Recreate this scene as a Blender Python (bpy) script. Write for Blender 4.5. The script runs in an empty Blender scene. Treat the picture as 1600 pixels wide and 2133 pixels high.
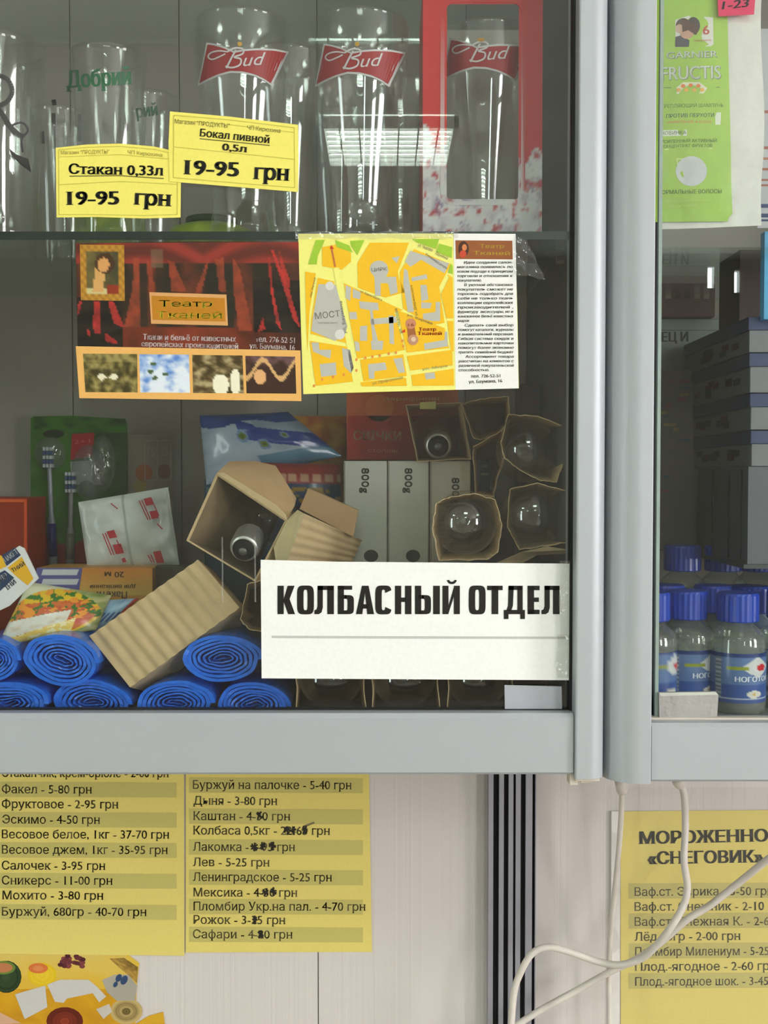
import bpy, math, random
from mathutils import Vector, Matrix, noise, geometry
random.seed(7)
SC = bpy.context.scene
COL = SC.collection
# ------------------------------------------------------------------ camera, world, light, exposure
FPX, CAMY, PITCH = 2250.0, -0.9, math.radians(1.8)
cam = bpy.data.objects.new('camera', bpy.data.cameras.new('camera'))
COL.objects.link(cam); SC.camera = cam
cam.location = (0, CAMY, 0); cam.rotation_euler = (math.pi/2 - PITCH, 0, 0)
cam.data.sensor_fit = 'HORIZONTAL'; cam.data.sensor_width = 36.0
cam.data.lens = FPX/1600*36.0; cam.data.clip_start = 0.01
W = bpy.data.worlds.new('World'); SC.world = W; W.use_nodes = True
W.node_tree.nodes['Background'].inputs[0].default_value = (0.85, 0.92, 1.0, 1)
W.node_tree.nodes['Background'].inputs[1].default_value = 1.0
SC.view_settings.view_transform = 'Standard'; SC.view_settings.look = 'None'
SC.view_settings.gamma = 1; SC.view_settings.use_curve_mapping = False
SC.view_settings.exposure = 0.2
SC.cycles.max_bounces = 12; SC.cycles.transparent_max_bounces = 40
SC.cycles.diffuse_bounces = 5; SC.cycles.glossy_bounces = 4; SC.cycles.caustics_reflective = False
SC.cycles.sample_clamp_indirect = 6
RX0, RX1, RY0, RZ0, RZ1 = -3.4, 3.0, -6.6, -1.35, 1.5
WALLY = 0.31
def area(name, loc, rot, sx, sy, rad, col):
    l = bpy.data.lights.new(name, 'AREA'); l.shape = 'RECTANGLE'; l.size = sx; l.size_y = sy
    l.energy = rad*math.pi*sx*sy; l.color = col
    o = bpy.data.objects.new(name, l); o.location = loc; o.rotation_euler = rot; COL.objects.link(o)
PI = math.pi
# daylight outside the window openings: (y or x centre, width, z0, z1)
WIN_R = [(-1.55, 0.9, -0.45, 1.25), (-3.6, 1.1, -0.45, 1.25)]
WIN_B = [(1.6, 0.42, -0.45, 1.2), (2.25, 0.06, 1.30, 1.46), (2.43, 0.05, 1.27, 1.43)]  # first rear window is added, to give the bulbs highlights
WIN_L = [(-2.6, 0.7, -1.2, 1.2)]
for yc, w, z0, z1 in WIN_R:
    area('daylight', (RX1+0.06, yc, (z0+z1)/2), (0, PI/2, 0), z1-z0, w, 15.0, (1.0, 0.95, 0.95))
for xc, w, z0, z1 in WIN_B:
    area('daylight', (xc, RY0-0.06, (z0+z1)/2), (PI/2, 0, 0), w, z1-z0, 13.0, (0.88, 1.0, 0.96))  # includes the light of the added rear window
for yc, w, z0, z1 in WIN_L:
    area('daylight', (RX0-0.06, yc, (z0+z1)/2), (0, -PI/2, 0), z1-z0, w, 8.0, (0.88, 1.0, 0.96))
FIX_PANEL, FIX_TUBE = 7.5, 26.0

# ------------------------------------------------------------------ pixel -> point on a plane of depth Y
def P(px, py, Y):
    cx, cy = (px-800)/FPX, (1066.5-py)/FPX
    c, s = math.cos(PITCH), math.sin(PITCH)
    d = Vector((cx, c+cy*s, -s+cy*c)); t = (Y-CAMY)/d.y
    return Vector((0, CAMY, 0)) + d*t
def X(px, Y, py=1066): return P(px, py, Y).x
def Z(py, Y): return P(800, py, Y).z
def lin(c):
    return tuple(((v/255)/12.92 if v/255 <= .04045 else ((v/255+.055)/1.055)**2.4) for v in c[:3])
def mix(a, b, t):
    t = max(0, min(1, t)); return tuple(a[i]*(1-t)+b[i]*t for i in range(3))
def fb(x, y, s=0.0, o=3):
    return noise.fractal(Vector((x, y, s)), 1.0, 2.0, o)
# ------------------------------------------------------------------ materials
MATS = {}
def mat(name, rgb, rough=0.5, metal=0.0, var=0.06, scale=40.0, bump=0.0, bscale=None, spec=0.5, stretch=None, coat=0.0):
    if name in MATS: return MATS[name]
    m = bpy.data.materials.new(name); m.use_nodes = True; nt = m.node_tree; N = nt.nodes; L = nt.links
    b = N['Principled BSDF']; b.inputs['Roughness'].default_value = rough; b.inputs['Metallic'].default_value = metal
    b.inputs['Specular IOR Level'].default_value = spec; b.inputs['Coat Weight'].default_value = coat
    tc = N.new('ShaderNodeTexCoord'); mp = N.new('ShaderNodeMapping'); L.new(tc.outputs['Object'], mp.inputs[0])
    if stretch: mp.inputs['Scale'].default_value = stretch
    nz = N.new('ShaderNodeTexNoise'); nz.inputs['Scale'].default_value = scale; nz.inputs['Detail'].default_value = 4
    L.new(mp.outputs[0], nz.inputs['Vector'])
    rp = N.new('ShaderNodeValToRGB'); c = lin(rgb)
    rp.color_ramp.elements[0].position = .3; rp.color_ramp.elements[1].position = .7
    rp.color_ramp.elements[0].color = tuple(v*(1-var) for v in c)+(1,)
    rp.color_ramp.elements[1].color = tuple(min(1, v*(1+var)) for v in c)+(1,)
    L.new(nz.outputs['Fac'], rp.inputs[0]); L.new(rp.outputs[0], b.inputs['Base Color'])
    if bump:
        n2 = N.new('ShaderNodeTexNoise'); n2.inputs['Scale'].default_value = bscale or scale*3
        L.new(mp.outputs[0], n2.inputs['Vector'])
        bp = N.new('ShaderNodeBump'); bp.inputs['Strength'].default_value = bump; bp.inputs['Distance'].default_value = .001
        L.new(n2.outputs['Fac'], bp.inputs['Height']); L.new(bp.outputs[0], b.inputs['Normal'])
    MATS[name] = m; return m
def print_mat(name, rough=0.45, spec=0.35, bump=0.0, bscale=60, coat=0.0):
    if name in MATS: return MATS[name]
    m = bpy.data.materials.new(name); m.use_nodes = True; nt = m.node_tree; N = nt.nodes; L = nt.links
    b = N['Principled BSDF']; b.inputs['Roughness'].default_value = rough; b.inputs['Specular IOR Level'].default_value = spec
    b.inputs['Coat Weight'].default_value = coat; b.inputs['Coat Roughness'].default_value = .12
    at = N.new('ShaderNodeAttribute'); at.attribute_name = 'Col'
    tc = N.new('ShaderNodeTexCoord'); nz = N.new('ShaderNodeTexNoise'); nz.inputs['Scale'].default_value = 300
    L.new(tc.outputs['Object'], nz.inputs['Vector'])
    mr = N.new('ShaderNodeMapRange'); mr.inputs['To Min'].default_value = .95; mr.inputs['To Max'].default_value = 1.05
    L.new(nz.outputs['Fac'], mr.inputs['Value'])
    mx = N.new('ShaderNodeVectorMath'); mx.operation = 'SCALE'
    L.new(at.outputs['Color'], mx.inputs[0]); L.new(mr.outputs[0], mx.inputs['Scale']); L.new(mx.outputs[0], b.inputs['Base Color'])
    if bump:
        n2 = N.new('ShaderNodeTexNoise'); n2.inputs['Scale'].default_value = bscale; n2.inputs['Detail'].default_value = 2
        L.new(tc.outputs['Object'], n2.inputs['Vector'])
        bp = N.new('ShaderNodeBump'); bp.inputs['Strength'].default_value = bump; bp.inputs['Distance'].default_value = .004
        L.new(n2.outputs['Fac'], bp.inputs['Height']); L.new(bp.outputs[0], b.inputs['Normal'])
    MATS[name] = m; return m
def glass_mat(name, tint=(.97, .985, .975), f0=.045, edge=.8, power=4.0, rough=0.0, white=0.0, bump=0.0, bscale=80):
    """thin clear glass / film: schlick mix of transparent and mirror"""
    if name in MATS: return MATS[name]
    m = bpy.data.materials.new(name); m.use_nodes = True; nt = m.node_tree; N = nt.nodes; L = nt.links
    N.clear(); out = N.new('ShaderNodeOutputMaterial')
    tr = N.new('ShaderNodeBsdfTransparent'); tr.inputs[0].default_value = tint+(1,)
    gl = N.new('ShaderNodeBsdfGlossy'); gl.inputs['Roughness'].default_value = rough; gl.inputs[0].default_value = (1, 1, 1, 1)
    lw = N.new('ShaderNodeLayerWeight'); lw.inputs[0].default_value = .5
    pw = N.new('ShaderNodeMath'); pw.operation = 'POWER'; pw.inputs[1].default_value = power
    ma = N.new('ShaderNodeMath'); ma.operation = 'MULTIPLY_ADD'; ma.inputs[1].default_value = edge; ma.inputs[2].default_value = f0
    ma.use_clamp = True
    L.new(lw.outputs['Facing'], pw.inputs[0]); L.new(pw.outputs[0], ma.inputs[0])
    mx = N.new('ShaderNodeMixShader'); L.new(ma.outputs[0], mx.inputs[0]); L.new(tr.outputs[0], mx.inputs[1]); L.new(gl.outputs[0], mx.inputs[2])
    tc = N.new('ShaderNodeTexCoord'); nz = N.new('ShaderNodeTexNoise'); nz.inputs['Scale'].default_value = bscale
    L.new(tc.outputs['Object'], nz.inputs['Vector'])
    if bump:
        bp = N.new('ShaderNodeBump'); bp.inputs['Strength'].default_value = bump; bp.inputs['Distance'].default_value = .003
        L.new(nz.outputs['Fac'], bp.inputs['Height']); L.new(bp.outputs[0], gl.inputs['Normal'])
    last = mx
    if white:
        df = N.new('ShaderNodeBsdfDiffuse'); df.inputs[0].default_value = (.8, .82, .8, 1)
        m2 = N.new('ShaderNodeMixShader'); m2.inputs[0].default_value = white
        L.new(mx.outputs[0], m2.inputs[1]); L.new(df.outputs[0], m2.inputs[2]); last = m2
    L.new(last.outputs[0], out.inputs[0])
    MATS[name] = m; return m
def emit_mat(name, rgb, s):
    m = bpy.data.materials.new(name); m.use_nodes = True; N = m.node_tree.nodes
    b = N['Principled BSDF']; b.inputs['Base Color'].default_value = (.8, .8, .8, 1)
    b.inputs['Emission Color'].default_value = rgb+(1,); b.inputs['Emission Strength'].default_value = s
    MATS[name] = m; return m
PRT = print_mat('paper_print')
PRG = print_mat('glossy_print', rough=.3, coat=.3)
PRF = print_mat('foil_print', rough=.28, coat=.5, bump=.5, bscale=45)
ALU = mat('painted_aluminium', (177, 182, 187), .42, .15, .015, 8)
ALU2 = mat('grooved_track_metal', (170, 170, 182), .4, .5, .03, 20)
BLACK = mat('black_rubber', (22, 22, 22), .6)
PANE = glass_mat('window_pane', (.955, .97, .965), .05, .9, 5.0)
GLS = glass_mat('drinking_glass', (.985, .99, .987), .07, .38, 4.0)
BULBG = glass_mat('bulb_glass', (.95, .955, .95), .11, .6, 3.5)
FILM = glass_mat('clear_film', (.97, .97, .97), .07, .5, 3.0, .05, .06, .8, 70)
TAPE = glass_mat('clear_tape', (.97, .97, .95), .08, .5, 3.0, .08, .10, .7, 90)
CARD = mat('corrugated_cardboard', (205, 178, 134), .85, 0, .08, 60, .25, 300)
CARD_SHADE = mat('cardboard_inner_shade', (124, 104, 76), .9, 0, .08, 60, .2)  # cardboard darkened to stand for the shade inside open boxes
WALLM = mat('wall_panel_plastic', (216, 209, 205), .5, 0, .012, 6, 0)
BACKM = mat('cabinet_back_panel', (178, 170, 162), .6, 0, .02, 30)
# ------------------------------------------------------------------ mesh building
class MB:
    def __init__(s): s.v = []; s.f = []; s.c = []; s.hascol = False
    def add(s, vs, fs, col=None):
        b = len(s.v); s.v += [Vector(p) for p in vs]; s.f += [tuple(i+b for i in f) for f in fs]
        if col is None: s.c += [(1, 1, 1)]*len(vs)
        else:
            s.hascol = True
            s.c += list(col) if isinstance(col[0], (tuple, list)) else [lin(col)]*len(vs)
        return s
    def box(s, x0, x1, y0, y1, z0, z1, col=None, M=None):
        vs = [Vector((x, y, z)) for z in (z0, z1) for y in (y0, y1) for x in (x0, x1)]
        if M: vs = [M @ v for v in vs]
        return s.add(vs, [(0, 2, 3, 1), (4, 5, 7, 6), (0, 1, 5, 4), (2, 6, 7, 3), (0, 4, 6, 2), (1, 3, 7, 5)], col)
    def loft(s, loops, cap0=True, cap1=True, col=None, closed=True):
        n = len(loops[0]); vs = [p for l in loops for p in l]; fs = []
        for k in range(len(loops)-1):
            for i in range(n if closed else n-1):
                j = (i+1) % n; fs.append((k*n+i, k*n+j, (k+1)*n+j, (k+1)*n+i))
        if cap0: fs.append(tuple(reversed(range(n))))
        if cap1: fs.append(tuple(range((len(loops)-1)*n, len(loops)*n)))
        return s.add(vs, fs, col)
    def lathe(s, prof, n=32, M=None, col=None, ell=1.0):
        M = M or Matrix.Identity(4)
        loops = [[M @ Vector((r*math.cos(a*2*PI/n), r*ell*math.sin(a*2*PI/n), z)) for a in range(n)] for r, z in prof]
        return s.loft(loops, prof[0][0] > 1e-5, prof[-1][0] > 1e-5, col)
    def tube(s, pts, r, n=8, col=None):
        loops = []
        for i, p in enumerate(pts):
            t = (pts[min(i+1, len(pts)-1)]-pts[max(i-1, 0)]).normalized()
            a = t.cross(Vector((0, 1, 0.01))).normalized(); b = t.cross(a).normalized()
            rr = r(i) if callable(r) else r
            loops.append([p+a*rr*math.cos(k*2*PI/n)+b*rr*math.sin(k*2*PI/n) for k in range(n)])
        return s.loft(loops, col=col)
    def slab(s, front, th, col=None):
        back = [p+Vector((0, th, 0)) for p in front]
        return s.loft([front, back], col=col)
    def grid(s, fn, nx, ny, colfn=None):
        vs = [fn(i/nx, j/ny) for j in range(ny+1) for i in range(nx+1)]
        fs = [(j*(nx+1)+i, (j+1)*(nx+1)+i, (j+1)*(nx+1)+i+1, j*(nx+1)+i+1) for j in range(ny) for i in range(nx)]
        cs = [lin(colfn(i/nx, j/ny)) for j in range(ny+1) for i in range(nx+1)] if colfn else None
        return s.add(vs, fs, cs)
    def build(s, name, m, parent=None, smooth=False, bevel=0, sub=0, solid=0, autos=None):
        off = wloc(parent) if parent else Vector((0, 0, 0))
        me = bpy.data.meshes.new(name); me.from_pydata([tuple(p-off) for p in s.v], [], s.f); me.update()
        if s.hascol:
            a = me.color_attributes.new('Col', 'FLOAT_COLOR', 'POINT')
            flat = []
            for c in s.c: flat += [c[0], c[1], c[2], 1.0]
            a.data.foreach_set('color', flat)
        me.materials.append(m)
        if smooth: me.shade_smooth()
        o = bpy.data.objects.new(name, me); COL.objects.link(o)
        if parent: o.parent = parent
        if bevel:
            b = o.modifiers.new('b', 'BEVEL'); b.width = bevel; b.segments = 2; b.limit_method = 'ANGLE'
        if solid:
            b = o.modifiers.new('s', 'SOLIDIFY'); b.thickness = solid; b.offset = 0
        if sub:
            b = o.modifiers.new('u', 'SUBSURF'); b.levels = sub; b.render_levels = sub
        return o
def wloc(o):
    v = Vector((0, 0, 0))
    while o: v += o.location; o = o.parent
    return v
def tag(o, label, cat, group=None, kind=None):
    if label: o['label'] = label
    if cat: o['category'] = cat
    if group: o['group'] = group
    if kind: o['kind'] = kind
    return o
def thing(name, label, cat, loc, group=None):
    o = bpy.data.objects.new(name, None); COL.objects.link(o); o.location = loc; o.empty_display_size = .02
    return tag(o, label, cat, group)
def struct(o): o['kind'] = 'structure'; return o
def sstr(name, loc=(0, 0, 0)):
    o = bpy.data.objects.new(name, None); COL.objects.link(o); o.location = loc; o['kind'] = 'structure'; return o
def crom(pts, k=8):
    pts = [Vector(p) for p in pts]; out = []
    for i in range(len(pts)-1):
        p0, p1, p2, p3 = pts[max(i-1, 0)], pts[i], pts[i+1], pts[min(i+2, len(pts)-1)]
        for j in range(k):
            t = j/k
            out.append(.5*((2*p1)+(p2-p0)*t+(2*p0-5*p1+4*p2-p3)*t*t+(3*p1-p0-3*p2+p3)*t**3))
    out.append(pts[-1]); return out
# ------------------------------------------------------------------ lettering
TXT = {}
def text_mesh(s, serif=False, shear=0.0):
    k = (s, serif, shear)
    if k in TXT: return TXT[k]
    cu = bpy.data.curves.new('t', 'FONT'); cu.body = s; cu.size = 1; cu.resolution_u = 3; cu.fill_mode = 'NONE'; cu.shear = shear
    ob = bpy.data.objects.new('t', cu); COL.objects.link(ob)
    dg = bpy.context.evaluated_depsgraph_get(); dg.update()
    ev = ob.evaluated_get(dg); me = ev.to_mesh()
    co = [(v.co.x, v.co.y) for v in me.vertices]; nb = {}
    for e in me.edges:
        nb.setdefault(e.vertices[0], []).append(e.vertices[1]); nb.setdefault(e.vertices[1], []).append(e.vertices[0])
    ev.to_mesh_clear(); bpy.data.objects.remove(ob); bpy.data.curves.remove(cu)
    seen = set(); loops = []
    for i in range(len(co)):
        if i in seen or i not in nb: continue
        L = [i]; seen.add(i); cur = i
        while True:
            nx = [j for j in sorted(nb[cur]) if j not in seen]
            if not nx: break
            cur = nx[0]; seen.add(cur); L.append(cur)
        loops.append([co[j] for j in L])
    def sa(L): return sum(L[i][0]*L[(i+1) % len(L)][1]-L[(i+1) % len(L)][0]*L[i][1] for i in range(len(L)))/2
    def inside(p, L):
        r = False
        for i in range(len(L)):
            (x0, y0), (x1, y1) = L[i], L[i-1]
            if (y0 > p[1]) != (y1 > p[1]) and p[0] < (x1-x0)*(p[1]-y0)/(y1-y0)+x0: r = not r
        return r
    ar = [sa(L) for L in loops]; order = sorted(range(len(loops)), key=lambda i: min(p[0] for p in loops[i]))
    outs, holes, sgn, grp, hi = [], [], {}, [], -9
    def close():
        if grp:
            g = 1 if ar[max(grp, key=lambda i: abs(ar[i]))] > 0 else -1
            for i in grp: (outs if ar[i]*g > 0 else holes).append(i); sgn[i] = g
        grp.clear()
    for i in order:
        if min(p[0] for p in loops[i]) > hi: close()
        grp.append(i); hi = max(hi, max(p[0] for p in loops[i]))
    close()
    vs, fs = [], []
    for i in outs:
        hs = [h for h in holes if inside(loops[h][0], loops[i]) and abs(ar[h]) < abs(ar[i])]
        pl = [[Vector((x, y, 0)) for x, y in loops[j]] for j in [i]+hs]
        n = len(vs); vs += [(p.x, p.y) for q in pl for p in q]
        fs += [tuple(n+k for k in t) for t in geometry.tessellate_polygon(pl)]
        if serif:
            L = loops[i]
            for q in range(len(L)):
                a, b = L[q], L[(q+1) % len(L)]; Lx = abs(a[0]-b[0])
                if abs(a[1]-b[1]) < .004 and .035 < Lx < .13:
                    up = (b[0] > a[0]) == (sgn[i] > 0)
                    x0, x1 = min(a[0], b[0])-.05, max(a[0], b[0])+.05; y0 = a[1]; y1 = y0+(.032 if up else -.032)
                    n = len(vs); vs += [(x0, y0), (x1, y0), (x1, y1), (x0, y1)]; fs.append((n, n+1, n+2, n+3))
    TXT[k] = (vs, fs); return TXT[k]
class Print:
    """flat print laid on a surface; M(px,py) gives the surface point, layers lie 0.06 mm apart"""
    def __init__(s, M, step=.00007): s.M = M; s.mb = MB(); s.step = step
    def at(s, x, y, l): return s.M(x, y)+Vector((0, -s.step*l-.00015, 0))
    def poly(s, pts, col, l=1):
        s.mb.add([s.at(x, y, l) for x, y in pts], [tuple(range(len(pts)))], col); return s
    def rect(s, x0, y0, x1, y1, col, l=1): return s.poly([(x0, y0), (x1, y0), (x1, y1), (x0, y1)], col, l)
    def ell(s, x, y, rx, ry, col, l=1, n=20, rot=0):
        c, q = math.cos(rot), math.sin(rot)
        return s.poly([(x+rx*math.cos(a*2*PI/n)*c-ry*math.sin(a*2*PI/n)*q, y+rx*math.cos(a*2*PI/n)*q+ry*math.sin(a*2*PI/n)*c) for a in range(n)], col, l)
    def line(s, pts, w, col, l=1):
        for (x0, y0), (x1, y1) in zip(pts, pts[1:]):
            d = math.hypot(x1-x0, y1-y0) or 1; nx, ny = -(y1-y0)/d*w/2, (x1-x0)/d*w/2
            s.poly([(x0+nx, y0+ny), (x1+nx, y1+ny), (x1-nx, y1-ny), (x0-nx, y0-ny)], col, l)
        return s
    def frame(s, q, w, col, l=1): return s.line(list(q)+[q[0]], w, col, l)
    def text(s, t, p0, p1, h, col, l=3, bold=0.0, serif=False, shear=0.0, flip=False):
        vs, fs = text_mesh(t, serif, shear)
        if not vs: return s
        xs = [v[0] for v in vs]; x0, x1 = min(xs), max(xs)
        dx, dy = p1[0]-p0[0], p1[1]-p0[1]; W_ = math.hypot(dx, dy); ux, uy = dx/W_, dy/W_
        sx = W_/(x1-x0+bold); sy = h/.72
        for o in ([0] if not bold else [0, bold/2, bold]):
            pts = []
            for vx, vy in vs:
                a, b = (vx-x0+o)*sx, vy*sy
                pts.append((p0[0]+ux*a+uy*b, p0[1]+uy*a-ux*b))
            s.mb.add([s.at(x, y, l) for x, y in pts], fs, col)
        return s
    def grid(s, q, nx, ny, fn, l=1):
        a, b, c, d = q
        def pt(u, v):
            x = (a[0]*(1-u)+b[0]*u)*(1-v)+(d[0]*(1-u)+c[0]*u)*v; y = (a[1]*(1-u)+b[1]*u)*(1-v)+(d[1]*(1-u)+c[1]*u)*v
            return s.at(x, y, l)
        s.mb.grid(pt, nx, ny, fn); return s
    def build(s, name, parent, m=None): return s.mb.build(name, m or PRT, parent)
def plane(Y, gx=0.0, gy=0.0, cx=800, cy=1066): return lambda x, y: P(x, y, Y+gx*(x-cx)+gy*(y-cy))
def crop(x0, y0, k): return lambda *pts: [(x0+x*k, y0+y*k) for x, y in pts]
# ------------------------------------------------------------------ the shop room behind the camera
b = MB(); b.box(RX0, RX1, RY0, WALLY, RZ0-.05, RZ0); struct(b.build('floor', mat('floor_tile', (150, 140, 128), .4, 0, .1, 3)))
b = MB(); b.box(RX0, RX1, RY0, WALLY, RZ1, RZ1+.05)
struct(b.build('ceiling', mat('ceiling_tile', (205, 205, 200), .8, 0, .03, 20)))
ROOM = mat('room_wall_paint', (168, 165, 155), .7, 0, .05, 2)
def wall_with_holes(name, axis, c, a0, a1, holes):
    mb = MB(); xs = sorted({a0, a1} | {h[0]-h[1]/2 for h in holes} | {h[0]+h[1]/2 for h in holes})
    def bx(p, q, z0, z1):
        if z1-z0 < 1e-4: return
        if axis == 'x': mb.box(c-.04, c+.04, p, q, z0, z1)
        else: mb.box(p, q, c-.04, c+.04, z0, z1)
    for p, q in zip(xs, xs[1:]):
        h = [h for h in holes if h[0]-h[1]/2 < (p+q)/2 < h[0]+h[1]/2]
        if h: bx(p, q, RZ0, h[0][2]); bx(p, q, h[0][3], RZ1)
        else: bx(p, q, RZ0, RZ1)
    struct(mb.build(name, ROOM))
wall_with_holes('wall_right', 'x', RX1, RY0, WALLY, WIN_R)
wall_with_holes('wall_rear', 'y', RY0, RX0, RX1, WIN_B)
wall_with_holes('wall_left', 'x', RX0, RY0, WALLY, WIN_L)
FRM = mat('window_frame_white', (225, 225, 222), .4)
n = 0
for wins, ax in ((WIN_R, 'x'), (WIN_L, 'l'), (WIN_B, 'y')):
    for c, w, z0, z1 in wins:
        n += 1; mb = MB(); t = min(.05, w*.12)
        rs = [(c-w/2, c-w/2+t, z0, z1), (c+w/2-t, c+w/2, z0, z1), (c-w/2, c+w/2, z0, z0+t), (c-w/2, c+w/2, z1-t, z1)]
        if w > .5: rs.append((c-w/2, c+w/2, z0+(z1-z0)*.68, z0+(z1-z0)*.68+t))
        for p, q, a, d in rs:
            if ax == 'x': mb.box(RX1-.02, RX1+.03, p, q, a, d)
            elif ax == 'l': mb.box(RX0-.03, RX0+.02, p, q, a, d)
            else: mb.box(p, q, RY0-.03, RY0+.02, a, d)
        struct(mb.build('window_%d' % n, FRM))
def ceiling_light(xc, yc, label):
    t = thing('ceiling_light', label, 'ceiling light', (xc, yc, RZ1), 'louvred office lights on the shop ceiling')
    s = .29
    mb = MB()
    for a in ((-s, s, -s, -s+.02), (-s, s, s-.02, s), (-s, -s+.02, -s, s), (s-.02, s, -s, s)):
        mb.box(xc+a[0], xc+a[1], yc+a[2], yc+a[3], RZ1-.05, RZ1)
    mb.build('frame', FRM, t)
    mb = MB(); mb.box(xc-s, xc+s, yc-s, yc+s, RZ1-.004, RZ1-.001); mb.build('reflector', MATS['lamp_panel'], t)
    for k in range(4):
        y = yc-.2+k*.133; mb = MB()
        mb.box(xc-s+.03, xc+s-.03, y-.011, y+.011, RZ1-.03, RZ1-.012); mb.build('tube', MATS['lamp_tube'], t)
    mb = MB()
    for k in range(1, 7): mb.box(xc-s+k*.083-.003, xc-s+k*.083+.003, yc-s, yc+s, RZ1-.045, RZ1-.031)
    for k in range(1, 9): mb.box(xc-s, xc+s, yc-s+k*.064-.004, yc-s+k*.064+.004, RZ1-.045, RZ1-.031)
    mb.build('louvre', FRM, t)
emit_mat('lamp_panel', (.82, 1.0, .86), FIX_PANEL); emit_mat('lamp_tube', (.86, 1.0, .9), FIX_TUBE)
for yc, d in ((-2.05, 'near the display cabinets'), (-3.9, 'farther down the room')):
    for xc, e in ((-2.3, 'left row'), (.02, 'middle row'), (2.3, 'right row')):
        ceiling_light(xc, yc, 'square louvred fluorescent ceiling light, %s, %s' % (e, d))
# ------------------------------------------------------------------ shop wall behind the cabinets
wall = sstr('wall_back', (0, WALLY, 0))
edges = [-.95, X(-40, WALLY), X(150, WALLY), X(661, WALLY), X(1020, WALLY), .95, 1.6]
mb = MB(); mb.box(RX0, RX1, WALLY+.006, WALLY+.06, RZ0, RZ1); mb.build('wall_board', ROOM, wall)
rr = random.Random(3)
for a, c in zip(edges, edges[1:]):
    mb = MB(); x = a+.0004; prof = [(x, .002)]
    while x < c-.004:
        w = rr.uniform(.0018, .0055); d = rr.choice([0, 0, .00005, .0001, .00014])
        prof += [(x+.0003, -d), (x+w, -d)]; x += w
    prof += [(c-.0008, 0), (c-.0004, .002)]
    lo = [[Vector((p, WALLY+q, zz)) for p, q in prof]+[Vector((c-.0004, WALLY+.006, zz)), Vector((a+.0004, WALLY+.006, zz))] for zz in (RZ0, RZ1)]
    mb.loft(lo); mb.build('panel', WALLM, wall)
# ribbed metal track on the wall
tr = sstr('trim_1', (X(1067, .29), WALLY, 0)); mb = MB(); tb = MB()
tY = WALLY-.017
def xx(p): return X(p, tY)
tb.box(xx(1021), xx(1119), tY+.008, WALLY-.0005, RZ0, Z(1500, WALLY)); tb.build('groove_backing', mat('groove_black', (26, 24, 24), .7), tr)
for p, q in ((1020, 1030), (1042, 1052), (1062, 1072), (1077, 1087.5), (1098, 1112), (1118, 1120)):
    mb = MB(); mb.box(xx(p), xx(q), tY, WALLY-.0005, RZ0, Z(1500, WALLY)); mb.build('rib', ALU2, tr)
# ------------------------------------------------------------------ display cabinets
ZT = .66
def stile_profile(x0, x1, yf, yb, rl, rr_):
    pts = []
    for k in range(25 if rl else 1):
        a = PI/2*k/24 if rl else 0
        pts.append((x0+rl-rl*math.cos(a), yf+rl-rl*math.sin(a)) if rl else (x0, yf))
    for k in range(25 if rr_ else 1):
        a = PI/2*k/24 if rr_ else 0
        pts.append((x1-rr_+rr_*math.sin(a), yf+rr_-rr_*math.cos(a)) if rr_ else (x1, yf))
    return [(x0, yb)]+pts+[(x1, yb)]
def extr(mb, prof, z0, z1): return mb.loft([[Vector((x, y, z)) for x, y in prof] for z in (z0, z1)])
cab = thing('display_cabinet', 'grey metal and glass wall cabinet on the left, stuck with leaflets and price tags', 'cabinet', (0, 0, Z(1614, -.018)))
XL = -.47; xs0, xs1 = X(1201, -.022), X(1265, -.022)
zf = Z(1520, .01)          # inner floor of the left cabinet
CP = []
mb = MB(); extr(mb, stile_profile(xs0, xs1, -.022, .03, .002, .013), Z(1623, -.022), ZT)
mb.build('stile', ALU, cab, smooth=False)
mb = MB()
yf = -.018; zr0, zr1 = Z(1614, yf), Z(1487, yf)
prof = [(.012, zr0+.001), (yf+.002, zr0), (yf, zr0+.002), (yf, zr1-.0035), (yf+.003, zr1), (-.004, zr1), (-.004, zr1-.004), (.012, zr1-.004)]
mb.loft([[Vector((x, y, z)) for y, z in prof] for x in (XL, xs0-.0006)]); mb.build('bottom_rail', ALU, cab)
mb = MB(); zb = Z(1625, -.02)
mb.box(xs0+.001, xs1-.004, -.018, .028, zb-.0018, zb+.001); mb.box(xs0-.003, xs0+.004, -.014, .0, zb-.006, zb+.004); mb.box(xs0+.006, xs0+.016, -.014, .01, zb-.0042, zb-.001)
mb.build('end_cap', mat('aged_white_plastic', (205, 196, 182), .6), cab, bevel=.0006)
mb = MB(); mb.box(XL, xs0+.002, -.002, .002, zr1-.002, ZT); mb.build('glass_pane', PANE, cab)
mb = MB(); mb.box(xs0-.0022, xs0+.002, -.006, .006, zr1-.002, ZT); mb.build('gasket', BLACK, cab)
mb = MB(); mb.box(XL, xs0-.002, -.004, .004, zr1-.004, zr1+.001); mb.build('gasket', BLACK, cab)
mb = MB(); mb.box(XL, xs0-.004, .006, WALLY-.008, zf-.006, zf); mb.build('floor_panel', mat('laminate_grey', (150, 148, 142), .5), cab)
mb = MB(); mb.box(xs0-.004+.006, xs0+.013, .031, WALLY-.008, zf-.006, ZT); mb.build('side_panel', mat('laminate_dark', (88, 90, 88), .5), cab)
mb = MB(); mb.box(XL-.012, XL, -.002, WALLY-.008, zf-.006, ZT); mb.build('side_panel', MATS['laminate_dark'], cab)
mb = MB(); mb.box(XL, xs0, .0, WALLY-.008, ZT-.01, ZT); mb.build('top_panel', MATS['laminate_grey'], cab)
xe = [XL, X(-40, .29), X(150, .29), X(376, .29), X(661, .29), X(970, .29), xs0+.001]
for a, c in zip(xe, xe[1:]):
    mb = MB(); mb.box(a+.0006, c-.0006, WALLY-.012, WALLY-.008, zf, ZT-.01); mb.build('back_board', BACKM, cab)
zs = Z(484, .006)          # top of the lower glass shelf
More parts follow.
